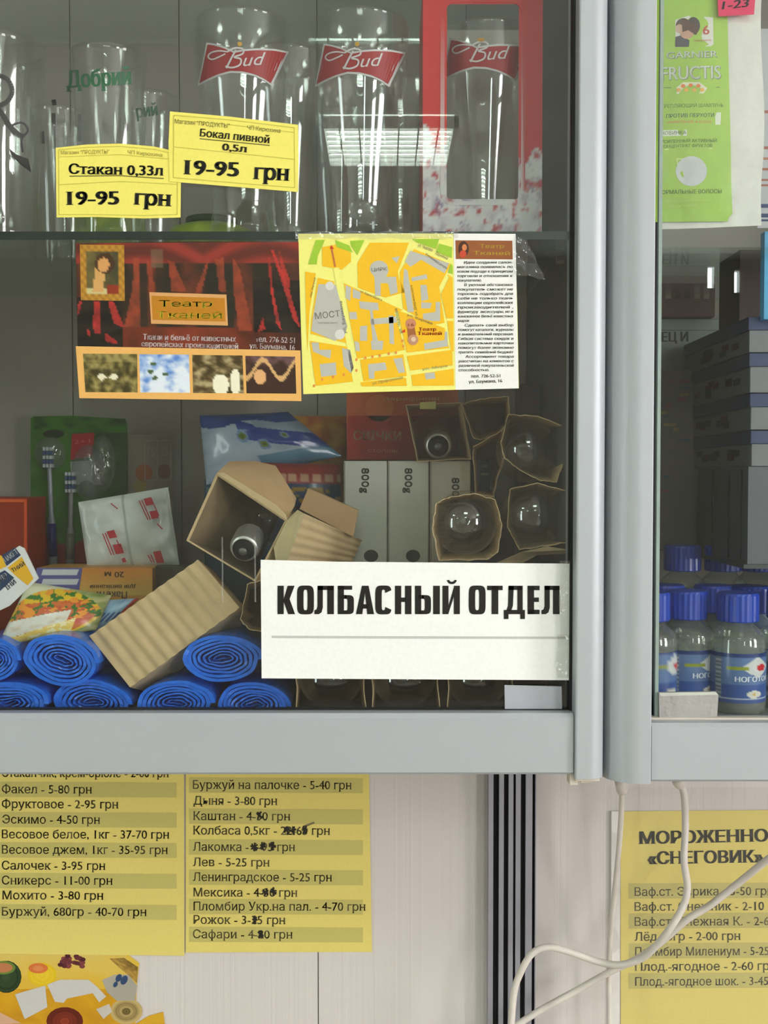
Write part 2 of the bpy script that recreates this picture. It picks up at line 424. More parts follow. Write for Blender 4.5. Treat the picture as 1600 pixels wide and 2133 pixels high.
mb = MB(); mb.box(XL, xs0+.001, .006, .285, zs-.0055, zs)
mb.build('glass_shelf', glass_mat('shelf_glass', (.90, .95, .925), .05, .8, 4), cab)
mb = MB(); mb.box(XL, xs0+.001, .0045, .0062, zs-.0062, zs+.0004); mb.build('shelf_edge', mat('shelf_edge_green', (38, 52, 46), .25, 0), cab)
mb = MB(); mb.box(XL, xs0+.001, .05, .285, .47, .476); mb.build('glass_shelf', MATS['shelf_glass'], cab)
mb = MB(); mb.box(XL, xs0+.001, .048, .05, .4695, .4765); mb.build('shelf_edge', MATS['shelf_edge_green'], cab)
c0 = P(1163, 522, .05); mb = MB()
mb.lathe([(0, 0), (.006, .001), (.006, .012), (.004, .013), (.004, .03)], 16, Matrix.Translation((c0.x+.03, .06, zs-.012)) @ Matrix.Rotation(-PI/2, 4, 'Y'))
mb.build('shelf_pin', mat('steel', (170, 170, 165), .3, 1), cab, smooth=True)

cab2 = thing('display_cabinet', 'grey metal and glass wall cabinet on the right, holding shampoo and blue capped bottles', 'cabinet', (.5, 0, Z(1628, -.018)))
xr0, xr1 = X(1269.5, -.024), X(1361, -.024); XR = .62
mb = MB(); extr(mb, stile_profile(xr0, xr1, -.024, .03, .027, .001), Z(1633, -.024), ZT); mb.build('stile', ALU, cab2)
mb = MB(); yf = -.02; z20, z21 = Z(1629, yf), Z(1507, yf)
prof = [(.012, z20), (yf+.002, z20), (yf, z20+.002), (yf, z21-.003), (yf+.0025, z21), (.012, z21)]
mb.loft([[Vector((x, y, z)) for y, z in prof] for x in (xr1+.0012, XR)]); mb.build('bottom_rail', ALU, cab2)
mb = MB(); mb.box(xr1+.0004, XR, -.006, .001, z21-.003, z21+.0016); mb.build('track_lip', mat('aged_white_plastic', (205, 196, 182)), cab2)
mb = MB(); mb.box(X(1357, .012), X(1368, .012), .012, .028, z21, ZT); mb.build('slot_lining', BLACK, cab2)
mb = MB(); mb.box(X(1368, 0), XR, -.001, .003, z21, ZT); mb.build('glass_pane', PANE, cab2)
mb = MB(); mb.box(X(1367, 0), X(1374, 0), -.0014, .0034, z21, ZT)
mb.build('glass_edge', mat('ground_glass_edge', (150, 168, 158), .35), cab2)
zf2 = Z(1497, .01)
mb = MB(); mb.box(xr1-.002, XR, .006, WALLY-.008, zf2-.005, zf2); mb.build('floor_panel', mat('cabinet_base_green', (120, 128, 118), .4), cab2)
mb = MB(); mb.box(xr1-.012, xr1-.002, .031, WALLY-.008, zf2-.005, ZT); mb.build('side_panel', MATS['laminate_dark'], cab2)
mb = MB(); mb.box(XR, XR+.012, -.002, WALLY-.008, zf2-.005, ZT); mb.build('side_panel', MATS['laminate_dark'], cab2)
mb = MB(); mb.box(xr1-.01, XR, WALLY-.012, WALLY-.008, zf2, ZT-.01); mb.build('back_board', BACKM, cab2)
mb = MB(); mb.box(xr1-.01, XR, .0, WALLY-.008, ZT-.01, ZT); mb.build('top_panel', MATS['laminate_grey'], cab2)
zs2 = Z(515, .03)
mb = MB(); mb.box(xr1-.001, XR, .03, .285, zs2-.005, zs2); mb.build('glass_shelf', MATS['shelf_glass'], cab2)
# ------------------------------------------------------------------ printed papers stuck on the glass
SY = -.0034
def sheet(name, label, cat, outline, Y, th=.0003, col=None, m=None, group=None, part='paper', M=None):
    M = M or plane(Y); pts = [M(x, y) for x, y in outline]
    c = sum(pts, Vector())/len(pts); zlo = min(p.z for p in pts)
    t = thing(name, label, cat, (c.x, c.y, zlo), group)
    mb = MB(); mb.slab(pts, th, col); mb.build(part, m or PRT, t)
    return t, Print(M)
# department sign
def block_sign(pr, col):
    T = lambda x, y: (520+x*.4625, 1140+y*.4625)
    y0, y1 = 301.0, 173.0
    def pl(*pts): pr.poly([T(x, y) for x, y in pts], col, 3)
    def re(a, b_, c, d): pl((a, b_), (c, b_), (c, d), (a, d))
    def ring(x0, x1, ya, yb, ts, tt, a0=0, a1=360, n=36):
        cx, cy, rx, ry = (x0+x1)/2, (ya+yb)/2, (x1-x0)/2, abs(yb-ya)/2
        def se(r1, r2, a):
            c, s = math.cos(a), math.sin(a); e = .5
            return (cx+r1*math.copysign(abs(c)**e, c), cy-r2*math.copysign(abs(s)**(e*.8), s))
        for k in range(n):
            u = math.radians(a0+(a1-a0)*k/n); v = math.radians(a0+(a1-a0)*(k+1)/n)
            pl(se(rx, ry, u), se(rx, ry, v), se(rx-ts, ry-tt, v), se(rx-ts, ry-tt, u))
    s = 28
    re(126, y1, 126+s, y0); pl((154, 232), (172, y1), (203, y1), (180, 233)); pl((154, 232), (180, 232), (205, y0), (174, y0), (154, 246)) # K
    ring(214, 290, y1-1, y0+1, 29, 19)                                                                                       # O
    def el(x0, x1):
        re(x1-s-2, y1, x1, y0); re(x0+14, y1, x1, y1+19); pl((x0+14, y1), (x0+38, y1), (x0+38, y0-30), (x0+32, y0-8), (x0+20, y0), (x0, y0), (x0, y0-17), (x0+10, y0-22), (x0+14, y0-36))
    el(292, 380)
    re(397, y1, 397+s, y0); re(397, y1, 462, y1+18); ring(398, 470, 215, y0, 29, 17, -92, 92); re(410, 215, 436, 232); re(410, y0-17, 436, y0)  # Б
    pl((479, y0), (506, y1), (520, y1), (520, 200), (508, y0)); pl((561, y0), (536, y1), (519, y1), (519, 200), (530, y0)); re(504, 256, 536, 276)  # А
    ring(566, 640, y1-1, y0+1, 29, 19, 22, 338)                                                                               # С
    re(655, y1, 683, y0); re(700, y1, 729, y0); re(680, 226, 703, 246)                                                         # Н
    re(745, y1, 773, y0); ring(746, 817, 215, y0, 28, 17, -92, 92); re(760, 215, 784, 232); re(760, y0-17, 784, y0); re(827, y1, 857, y0)      # Ы
    re(869, y1, 896, y0); re(920, y1, 947, y0); pl((896, y0-4), (896, 262), (920, 180), (920, 222))                            # Й
    for k in range(10):
        a, b_ = PI*k/10, PI*(k+1)/10
        f = lambda t, r, q: (911-r*math.cos(t), 147+q*math.sin(t))
        pl(f(a, 22, 19), f(b_, 22, 19), f(b_, 11, 8), f(a, 11, 8))
    ring(987, 1063, y1-1, y0+1, 29, 19)
    re(1070, y1, 1140, y1+20); re(1090, y1, 1120, y0)                                                                          # Т
    re(1206, y1, 1230, y0); re(1166, y1, 1230, y1+19); pl((1166, y1), (1190, y1), (1186, 262), (1178, y0-14), (1156, y0-14), (1164, 262))
    re(1145, y0-19, 1240, y0); re(1145, y0-4, 1166, y0+22); re(1219, y0-4, 1240, y0+22)                                        # Д
    re(1252, y1, 1281, y0); re(1252, y1, 1306, y1+20); re(1252, 226, 1303, 246); re(1252, y0-20, 1306, y0)                     # Е
    el(1314, 1396)
t, pr = sheet('department_sign', 'white paper sign with heavy black block letters taped at the cabinet corner', 'sign',
              [(543, 1166), (700, 1170), (1189, 1174), (1187, 1300), (1189, 1417), (545, 1413)], SY, col=(246, 247, 244))
block_sign(pr, (30, 26, 22)); pr.line([(566, 1326.5), (800, 1327.5), (1178, 1328.5)], 5, (196, 198, 194), 2)
pr.build('lettering', t)
Mt = plane(SY-.0009)
t2 = MB(); t2.grid(lambda u, v: Mt(1166+26*u+2*math.sin(v*9), 1168+(1330-1168)*v)+Vector((0, -.0012*noise.noise(Vector((u*2, v*9, 3))), 0)), 4, 24)
tag(t2.build('clear_tape', TAPE), 'upright strip of clear tape over the right end of the white department sign', 'tape')
t2 = MB(); t2.grid(lambda u, v: Mt(1160+33*u+2*math.sin(v*7), 1322+(1412-1322)*v)+Vector((0, -.001*noise.noise(Vector((u*2, v*9, 8))), 0)), 4, 14)
tag(t2.build('clear_tape', TAPE), 'short strip of clear tape at the lower right corner of the white sign', 'tape')
# price tags
YEL = (244, 232, 112); INK = (36, 36, 26)
def curved(pts): return pts
t, pr = sheet('price_tag', 'yellow price tag reading glass 0,33 l, stuck lower left of the other price tag', 'price tag',
              [(116, 308), (180, 301), (250, 299), (320, 305), (379, 318), (377, 380), (376, 453), (300, 455), (200, 452), (118, 453)], SY, col=YEL)
FRC = (206, 196, 84)
pr.frame([(122, 312), (180, 307), (250, 305), (320, 311), (370, 322), (369, 447), (300, 449), (200, 447), (123, 447)], 1.6, FRC, 1)
pr.line([(123, 385), (250, 378), (369, 384)], 1.6, FRC); pr.line([(124, 327), (250, 322), (369, 333)], 1.4, FRC)
pr.text('Магазин "ПРОДУКТЫ"', (127, 322), (228, 320), 8, (150, 142, 62)); pr.text('ЧП Кирюхина', (266, 321), (338, 327), 8, (150, 142, 62))
pr.text('Стакан 0,33л', (143, 362), (341, 366), 21, INK, bold=.07, serif=True)
pr.line([(145, 367), (250, 366), (341, 372)], 2.2, (120, 114, 50))
pr.text('19-95', (138, 427), (249, 426), 29, INK, bold=.09, serif=True); pr.text('грн', (278, 426), (357, 430), 32, INK, bold=.09, serif=True)
pr.build('lettering', t)
t, pr = sheet('price_tag', 'tilted yellow price tag for beer glass 0,5 l, above right of the other tag', 'price tag',
              [(354, 232), (480, 243), (621, 260), (622, 330), (621, 400), (500, 390), (353, 378), (351, 300)], SY-.0006, col=YEL)
pr.frame([(362, 240), (480, 250), (613, 266), (614, 391), (500, 382), (361, 370)], 1.8, FRC, 1)
pr.line([(362, 306), (480, 318), (613, 332)], 1.6, FRC); pr.line([(363, 250), (480, 260), (613, 276)], 1.4, FRC)
pr.text('Магазин "ПРОДУКТЫ"', (364, 257), (478, 267), 9, (120, 114, 56)); pr.text('ЧП Кирюхина', (515, 270), (584, 277), 9, (120, 114, 56))
pr.text('Бокал пивной', (416, 284), (562, 299), 16, (60, 56, 30), bold=.06, serif=True); pr.line([(416, 289), (562, 303)], 2, (110, 104, 46))
pr.text('0,5л', (462, 313), (515, 318), 15, (60, 56, 30), bold=.08, serif=True)
pr.text('19-95', (382, 363), (498, 368), 31, INK, bold=.09, serif=True); pr.text('грн', (527, 373), (603, 377), 33, INK, bold=.09, serif=True)
pr.build('lettering', t)
# leaflet with curtains
LQ = [(158, 507), (400, 503), (622, 504), (628, 834), (400, 832), (165, 829)]
t, pr = sheet('advertising_leaflet', 'dark red leaflet with draped curtains and four small photographs, left of the map', 'leaflet', LQ, SY, col=(60, 34, 24))
FOLDS = [(q, (150, 64, 38)) for q in ([(440, 180), (474, 180), (474, 640), (370, 640), (430, 380)], [(525, 190), (560, 230), (580, 420), (540, 420)], [(1100, 170), (1150, 260), (1225, 660), (1130, 660), (1105, 400)],
          [(935, 190), (950, 170), (890, 410), (845, 415)], [(985, 190), (1045, 180), (1050, 410), (1010, 410)], [(670, 200), (710, 210), (790, 405), (690, 410)])]
FOLDS += [(q, (190, 50, 42)) for q in ([(170, 470), (205, 470), (205, 690), (170, 690), (160, 640)], [(262, 470), (300, 470), (370, 650), (300, 620)], [(90, 470), (70, 470), (50, 560), (60, 580)], [(1338, 180), (1352, 180), (1368, 400), (1418, 655), (1385, 610), (1352, 400)],
          [(1360, 130), (1375, 130), (1470, 370), (1545, 640), (1500, 590), (1430, 350)], [(1410, 120), (1480, 330), (1475, 380), (1440, 350)], [(1295, 570), (1310, 650), (1260, 670)], [(120, 650), (145, 690), (140, 710), (115, 690)], [(235, 680), (320, 740), (310, 760), (240, 740)])]
def pip(x, y, L):
    r = False
    for i in range(len(L)):
        (x0, y0), (x1, y1) = L[i], L[i-1]
        if (y0 > y) != (y1 > y) and x < (x1-x0)*(y-y0)/(y1-y0)+x0: r = not r
    return r
def drape(u, v):
    cx, cy = 55+u*1490, 80+v*700
    dark = .5+.5*math.sin(u*27+fb(u*4, v*1.2)*3)
    base = mix((40, 33, 22), (104, 50, 30), dark*.75+fb(u*12, v*5, 3)*.4)
    for x0, x1 in ((470, 530), (1050, 1100), (590, 680), (1230, 1330), (930, 980)):
        if x0 < cx < x1 and cy > 150: base = mix(base, (36, 36, 24), .65)
    if v < .2: base = mix((142, 50, 38), (92, 40, 28), .5+.6*math.sin((v*26+abs(math.sin(u*5.5))*6)))
    if 560 < cx < 640 and 120 < cy < 250: base = mix(base, (120, 110, 84), .5)
    if v > .8: base = mix((128, 52, 26), (62, 32, 18), abs(u-.5)*1.7+fb(u*9, v*4)*.5)
    if cx < 360 and cy > 440 or (cx > 1230 and cy > 330 and v < .85): base = mix((24, 20, 12), (44, 34, 26), fb(u*9, v*9)+.5)
    for q, c in FOLDS:
        if pip(cx, cy, q): base = mix(c, base, .25+fb(u*20, v*8)*.3)
    return base
pr.grid([(158, 507), (622, 504), (627, 728), (162, 722)], 150, 74, drape, 1)
T = crop(140, 480, .3125)
def portrait(u, v):
    d = min(u, v*1.15, 1-u, (1-v)*1.15)
    if d < .13: return mix((196, 146, 52), (150, 104, 30), .5+.5*math.sin(u*40)*math.sin(v*40))
    if ((u-.53)/.13)**2+((v-.36)/.13)**2 < 1: return (205, 150, 88)
    if ((u-.56)/.22)**2+((v-.33)/.19)**2 < 1: return (70, 46, 24)
    if abs(u-.47-(v-.4)*-.2) < .12 and .4 < v < .85: return (206, 158, 92)
    if v > .7 and u > .6: return (140, 52, 26)
    if v > .78: return (196, 186, 130)
    return mix((110, 96, 50), (62, 62, 40), u+fb(u*6, v*6)*.4)
pr.grid(T((85, 95), (380, 98), (385, 470), (92, 465)), 26, 30, portrait, 3)
pr.poly(T((548, 412), (1062, 428), (1072, 635), (560, 622)), (214, 160, 100), 3)
pr.poly(T((562, 436), (1050, 452), (1056, 608), (570, 596)), (188, 124, 26), 4)
pr.text('Театр', T((610, 508))[0], T((970, 508))[0], 13, (170, 158, 40), 5, bold=.06, serif=True)
pr.text('Тканей', T((590, 584))[0], T((1040, 588))[0], 14, (190, 170, 40), 5, bold=.06, serif=True)
WT = (232, 214, 212)
pr.text('Ткани и бельё от известных', T((505, 728))[0], T((1125, 742))[0], 12, WT, 4, bold=.06)
pr.text('европейских производителей', T((495, 772))[0], T((1140, 790))[0], 11, WT, 4, bold=.06)
pr.text('тел. 726-52-51', T((1255, 742))[0], T((1518, 752))[0], 12, WT, 4, bold=.05)
pr.text('ул. Баумана, 16', T((1215, 786))[0], T((1518, 798))[0], 11, WT, 4, bold=.05)
pr.poly(T((58, 772), (1555, 800), (1562, 1138), (82, 1118)), (232, 178, 100), 4)
def ph1(u, v):
    if abs(u-.33)+abs(v-.6)*1 < .1 or abs(u-.55)+abs(v-.6) < .1: return (226, 220, 190)
    return mix((64, 58, 24), (156, 142, 84), .4+fb(u*7, v*5, 1)*.9 + (.4 if v < .2 else 0))
def ph2(u, v):
    for a, c in ((.28, .25), (.3, .62), (.52, .52), (.22, .45)):
        if (u-a)**2+(v-c)**2 < .003: return (74, 96, 60)
    return mix((224, 232, 240), (88, 132, 204), (.4-v)*.9+.25+fb(u*4, v*4, 5)*1.1)
def ph3(u, v):
    if ((u-.55)/.16)**2+((v-.78)/.28)**2 < 1 or ((u-.84)/.1)**2+((v-.7)/.35)**2 < 1: return (238, 234, 206)
    return mix((70, 56, 26), (176, 158, 116), .35+fb(u*5, v*6, 9)*1.1)
def ph4(u, v):
    if abs(v-(.35+.25*math.cos(u*9)))<.07: return (206, 164, 108)
    if ((u-.28)/.12)**2+((v-.55)/.2)**2 < 1: return (222, 170, 116)
    return mix((60, 38, 26), (140, 104, 116), (.35-v)*1.4+fb(u*5, v*5, 2)*.5)
for q, f in (([(106, 822), (468, 824), (470, 1080), (122, 1078)], ph1), ([(480, 826), (812, 828), (820, 1082), (488, 1080)], ph2),
             ([(834, 830), (1170, 834), (1178, 1086), (840, 1084)], ph3), ([(1188, 836), (1520, 842), (1528, 1088), (1196, 1086)], ph4)):
    pr.grid(T(*q), 34, 26, f, 5)
pr.build('artwork', t)
# map leaflet
MQ = [(621, 487), (850, 486), (1073, 488), (1078, 650), (1081, 809), (950, 812), (800, 816), (632, 821), (626, 650)]
t, pr = sheet('advertising_leaflet', 'leaflet with a yellow street map and a white column of small print', 'leaflet', MQ, SY, col=(240, 236, 128))
T = crop(600, 470, .375)
OR, GR, GN, PAP = (240, 188, 26), (186, 186, 176), (156, 196, 52), (240, 236, 128)
pr.poly(T((920, 44), (1264, 46), (1272, 480), (1281, 904), (930, 912)), (240, 240, 236), 1)
for q in ([(95, 255), (155, 265), (120, 470), (108, 700), (100, 500)], [(165, 290), (255, 310), (335, 655), (125, 600), (130, 520)], [(120, 640), (340, 675), (372, 865), (155, 890), (145, 830)],
          [(310, 320), (640, 470), (590, 480), (650, 690), (385, 740), (350, 560)], [(455, 95), (672, 95), (610, 255), (615, 290), (650, 370), (540, 400), (390, 345), (385, 210)],
          [(400, 745), (640, 715), (660, 835), (420, 865)], [(660, 725), (912, 690), (915, 775), (680, 805)], [(685, 830), (920, 795), (922, 888), (692, 890)], [(400, 870), (655, 845), (660, 890), (410, 893)],
          [(700, 130), (905, 215), (840, 340), (870, 540), (790, 555), (640, 460), (620, 260)], [(610, 470), (870, 570), (895, 680), (660, 705)], [(885, 270), (915, 290), (918, 515), (880, 515), (850, 380), (895, 290)], [(885, 530), (918, 530), (920, 700), (905, 690)],
          [(190, 120), (270, 105), (350, 150), (350, 200), (300, 245), (190, 225)]):
    pr.poly(T(*q), OR, 2)
for q in ([(155, 80), (205, 80), (165, 170), (160, 215), (112, 215)], [(262, 80), (340, 110), (360, 150), (270, 120)], [(345, 85), (425, 80), (385, 165), (350, 110)], [(690, 75), (840, 75), (822, 130), (720, 95)], [(840, 100), (912, 120), (910, 180), (822, 145)], [(905, 210), (915, 225), (915, 270), (890, 262)]):
    pr.poly(T(*q), GN, 3)
for q in ([(170, 325), (265, 330), (330, 560), (315, 610), (260, 640), (130, 585), (140, 500)], [(680, 140), (895, 210), (870, 265), (740, 190), (680, 230), (650, 200)], [(645, 240), (665, 250), (690, 420), (700, 480), (665, 480), (640, 320)],
          [(460, 240), (490, 205), (530, 200), (560, 250), (545, 285), (600, 285), (610, 370), (570, 385), (555, 320), (515, 320), (515, 390), (485, 390), (480, 290)], [(320, 330), (350, 345), (345, 420), (320, 400)], [(360, 350), (405, 370), (400, 410), (360, 400)],
          [(395, 420), (500, 430), (505, 470), (470, 470), (480, 560), (500, 640), (470, 640), (455, 470), (400, 460)], [(455, 520), (600, 505), (605, 540), (460, 550)], [(340, 480), (380, 480), (385, 520), (345, 520)], [(560, 500), (585, 500), (590, 660), (565, 655)],
          [(400, 560), (440, 555), (440, 640), (400, 640)], [(460, 640), (530, 640), (525, 690), (465, 690)], [(735, 330), (770, 330), (780, 410), (740, 420)], [(740, 425), (800, 430), (790, 460), (740, 460)], [(820, 425), (845, 425), (845, 530), (800, 530), (750, 520), (750, 490), (820, 480)],
          [(300, 680), (345, 690), (365, 790), (350, 820), (310, 780)], [(130, 650), (170, 650), (175, 690), (240, 690), (235, 740), (140, 700)], [(175, 770), (265, 760), (270, 830), (185, 840)], [(445, 770), (540, 760), (550, 800), (480, 810), (480, 850), (450, 850)],
          [(585, 740), (635, 735), (650, 815), (615, 820)], [(755, 655), (870, 635), (870, 590), (885, 590), (888, 670), (760, 690)], [(760, 820), (815, 815), (818, 850), (765, 855)], [(685, 290), (770, 270), (775, 295), (690, 310)], [(575, 180), (620, 170), (605, 210)], [(370, 640), (395, 650), (400, 700), (375, 695)]):
    pr.poly(T(*q), GR, 3)
for a, c, r in ((232, 335, 24), (288, 605, 28)): pr.ell(*T((a, c))[0], r*.375, r*.375, (214, 214, 208), 4)
pr.ell(*T((505, 240))[0], 19, 17, GR, 4); pr.poly(T((660, 545), (700, 545), (715, 630), (668, 640)), (156, 96, 52), 5)
pr.ell(*T((682, 545))[0], 11, 11, (196, 130, 96), 6); pr.ell(*T((695, 635))[0], 11, 11, (190, 140, 110), 6); pr.ell(*T((697, 632))[0], 5, 5, (224, 196, 170), 7)
pr.text('16', *T((668, 560), (700, 558)), 6, (110, 50, 30), 8)
pr.line(T((240, 115), (262, 230)), 4, (190, 110, 60), 4); pr.poly(T((232, 130), (240, 108), (256, 130)), (196, 60, 30), 5); pr.line(T((268, 235), (380, 880)), 12, PAP, 3)
DK = (96, 96, 84)
pr.text('МОСТ', *T((150, 520), (290, 505)), 13, (120, 118, 108), 6, serif=True); pr.text('торговый центр', *T((165, 545), (275, 545)), 4, (140, 138, 128), 6)
pr.text('ЦИРК', *T((465, 255), (550, 250)), 7, DK, 6); pr.text('ул. Баумана', *T((325, 600), (300, 420)), 6, DK, 6); pr.text('ул. Чкалова', *T((635, 600), (605, 460)), 6, DK, 6)
pr.text('ул. Карла Маркса', *T((400, 370), (520, 420)), 5, DK, 6); pr.text('ул. Кирова', *T((660, 500), (800, 550)), 5, DK, 6); pr.text('ул. Чкалова', *T((720, 115), (800, 145)), 7, DK, 6)
pr.text('Ленина', *T((815, 160), (885, 190)), 7, DK, 6); pr.text('Университет', *T((760, 160), (880, 245)), 5, DK, 6); pr.text('ул. Дзержинского', *T((720, 500), (690, 330)), 5, (80, 70, 50), 6)
pr.text('ул. Профсоюзная', *T((470, 885), (640, 850)), 6, (150, 146, 90), 6); pr.text('пер. Речной', *T((130, 400), (155, 290)), 4, DK, 6); pr.text('ул. Мира', *T((745, 805), (885, 785)), 5, (150, 146, 90), 6)
pr.text('Театр', *T((725, 585), (825, 585)), 7, (216, 90, 30), 6, bold=.08); pr.text('Тканей', *T((718, 608), (855, 608)), 7, (216, 90, 30), 6, bold=.08)
pr.poly(T((630, 590), (650, 575), (650, 595)), (210, 50, 30), 6)
for a, c in ((380, 745), (430, 735), (470, 728), (510, 722), (560, 712), (600, 706), (190, 855), (250, 840), (310, 828), (380, 805), (145, 890), (640, 670), (635, 640)):
    pr.ell(*T((a, c))[0], 2.4, 3.2, (226, 140, 70), 6, 8)
pr.poly(T((930, 82), (1246, 84), (1248, 188), (932, 186)), (146, 84, 42), 3)
pr.ell(*T((975, 130))[0], 11, 16, (70, 40, 24), 4); pr.ell(*T((980, 122))[0], 5, 7, (216, 130, 80), 5); pr.ell(*T((972, 158))[0], 7, 8, (196, 70, 46), 5)
pr.text('Театр', *T((1065, 125), (1200, 125)), 8, (176, 150, 40), 5, serif=True); pr.text('Тканей', *T((1030, 162), (1235, 165)), 8, (186, 156, 40), 5, serif=True)
body = ['   Идея создания салон-', 'магазина появилась по', 'новом подходе к принципам', 'торговли и отношения к', 'покупателю.', '  В уютной обстановке', 'покупатель сможет не', 'торопясь подобрать для', 'себя не только ткань', '(коллекции европейских', 'производителей),', 'фурнитуру, аксессуары, но и', 'изысканное бельё известных', 'марок.', '  Сделать свой выбор',
        'помогут каталоги, журналы', 'и внимательный персонал.', 'Гибкая система скидок и', 'накопительные карточки', 'помогут более экономно', 'тратить семейный бюджет.', '  Ассортимент товара', 'рассчитан на клиентов с', 'различной покупательской', 'способностью.']
short = {4: 1075, 13: 1005, 24: 1110}
for i, s in enumerate(body):
    y = 212+i*24.9; x0 = 938+i*.4; x1 = short.get(i, 1248)+i*.3
    if s.startswith(' '): x0 += 38
    pr.text(s.strip(), *T((x0, y), (x1, y-1)), 5.6, (92, 90, 84), 4, bold=.05, shear=.15)
pr.text('тел. 726-52-51', *T((1015, 845), (1180, 842)), 6.5, (92, 90, 84), 4, bold=.06); pr.text('ул. Баумана, 16', *T((1003, 876), (1190, 870)), 6.5, (92, 90, 84), 4, bold=.06)
pr.build('artwork', t)
mb = MB(); Mt = plane(SY-.001)
mb.grid(lambda u, v: Mt(1070+u*(26+40*v), 490+v*82+u*12)+Vector((0, -.006*(.5+noise.noise(Vector((u*3, v*4, 1)))), 0)), 16, 20)
tag(mb.build('clear_tape', FILM), 'crumpled clear tape end sticking out beside the upper right corner of the map leaflet', 'tape')
t = thing('clear_tape', 'upright rectangle of clear tape on the glass left of the white sign', 'tape', tuple(Mt(497, 1254)))
mb = MB(); mb.grid(lambda u, v: Mt(462+70*u, 1118+136*v), 4, 4); mb.build('film', glass_mat('clean_tape', (.985, .985, .985), .012, .2, 4, .1), t)
for x in (463, 531):
    mb = MB(); mb.slab([Mt(x-1.5, 1118), Mt(x+1.5, 1118), Mt(x+2.5, 1254), Mt(x-.5, 1254)], .0003); mb.build('raised_edge', TAPE, t)
mb = MB(); mb.grid(lambda u, v: Mt(615+340*u, 483+14*v+2*math.sin(u*30))+Vector((0, -.0006*noise.noise(Vector((u*20, v*2, 7))), 0)), 40, 4)
tag(mb.build('clear_tape', TAPE), 'long clear tape strip along the top edge of the map leaflet', 'tape')
# grey pads
t, pr = sheet('sticky_label', 'blank grey rectangle stuck at the lower right corner of the left pane', 'label', [(1051, 1427), (1170, 1430), (1171, 1483), (1052, 1483)], SY, .0012, (172, 174, 182))
t, pr = sheet('sticky_label', 'blank grey foam pad at the lower left corner of the right pane', 'label', [(1373, 1443), (1491, 1441), (1497, 1447), (1494, 1493), (1374, 1499)], -.0045, .0034, (168, 166, 162), print_mat('foam_print', .7, bump=.4, bscale=120))
pr.poly([(1373, 1443), (1491, 1441), (1496, 1447), (1376, 1450)], (196, 200, 190), 1); pr.build('folded_edge', t)
# ------------------------------------------------------------------ yellow price lists on the wall
PLY = WALLY-.0015; YL = (232, 214, 120); BAND = (202, 190, 110); TX = (122, 114, 80)
def price_list(label, outline, rows, x0, x1, Y, th=.0004):
    t, pr = sheet('price_list', label, 'price list', outline, Y, th, col=YL)
    for k, (s, yb, xe_, grey) in enumerate(rows):
        if grey: pr.poly([(x0-8, yb-24), (x1, yb-22), (x1, yb+9), (x0-8, yb+8)], BAND, 1)
        if s: pr.text(s, (x0, yb), (xe_, yb+1), 18, TX, 3, serif=True, bold=.02)
    return t, pr
t, pr = price_list('left yellow price list on the wall, ten lines of blurry print', [(-60, 1560), (383, 1560), (384, 1991), (-60, 1986)],
    [('Стаканчик, крем-брюле - 2-60 грн', 1618, 352, 0), ('Факел - 5-80 грн', 1652, 192, 1), ('Фруктовое - 2-95 грн', 1683, 247, 0), ('Эскимо - 4-50 грн', 1715, 209, 1), ('Весовое белое, 1кг - 37-70 грн', 1746, 353, 0), ('Весовое джем, 1кг - 35-95 грн', 1778, 350, 1),
     ('Салочек - 3-95 грн', 1811, 220, 0), ('Сникерс - 11-00 грн', 1842, 235, 1), ('Мохито - 3-80 грн', 1873, 216, 0), ('Буржуй, 680гр - 40-70 грн', 1907, 306, 1)], 4, 368, PLY-.001)
pr.build('lettering', t)
rows = [('Буржуй на палочке - 5-40 грн', 1643, 733, 1), ('Дыня - 3-80 грн', 1676, 578, 0), ('Каштан - 4-30 грн', 1708, 605, 1), ('Колбаса 0,5кг - 22-65 грн', 1738, 688, 0), ('Лакомка - 6-95 грн', 1772, 615, 1), ('Лев - 5-25 грн', 1804, 562, 0), ('Ленинградское - 5-25 грн', 1835, 692, 1),
        ('Мексика - 4-30 грн', 1867, 620, 0), ('Пломбир Укр.на пал. - 4-70 грн', 1896, 762, 1), ('Рожок - 3-35 грн', 1924, 595, 0), ('Сафари - 4-20 грн', 1954, 610, 1)]
t, pr = price_list('middle yellow price list on the wall with prices corrected in dark pen', [(387, 1560), (768, 1560), (770, 1700), (775, 1983), (387, 1984)], rows, 402, 756, PLY)
PEN = (44, 40, 34)
for x, y, w in ((541, 1698, 12), (598, 1730, 10), (612, 1730, 9), (635, 1728, 10), (530, 1764, 14), (548, 1762, 10), (568, 1762, 12), (553, 1858, 11), (570, 1857, 11), (531, 1916, 9), (543, 1946, 11)):
    for k in range(5):
        a = rr.uniform(0, PI); pr.line([(x-w*.6*math.cos(a), y-9*math.sin(a)), (x+rr.uniform(-3, 3), y+rr.uniform(-3, 3)), (x+w*.6*math.cos(a), y+9*math.sin(a))], 3.2, PEN, 4+k*.2)
pr.line([(632, 1722), (655, 1713)], 4, (120, 112, 80), 4)
pr.build('lettering', t)
yr = [(1293, 1690), (1640, 1687), (1640, 2190), (1293, 2190)]
t, pr = sheet('price_list', 'right yellow price list headed with two bold lines, in a clear sleeve behind the cables', 'price list', yr, PLY, .0004, col=(228, 210, 116))
pr.text('МОРОЖЕННОЕ', (1330, 1758), (1624, 1752), 26, (56, 52, 38), 3, bold=.09, serif=True)
pr.text('«СНЕГОВИК»', (1349, 1800), (1590, 1796), 26, (56, 52, 38), 3, bold=.09, serif=True)
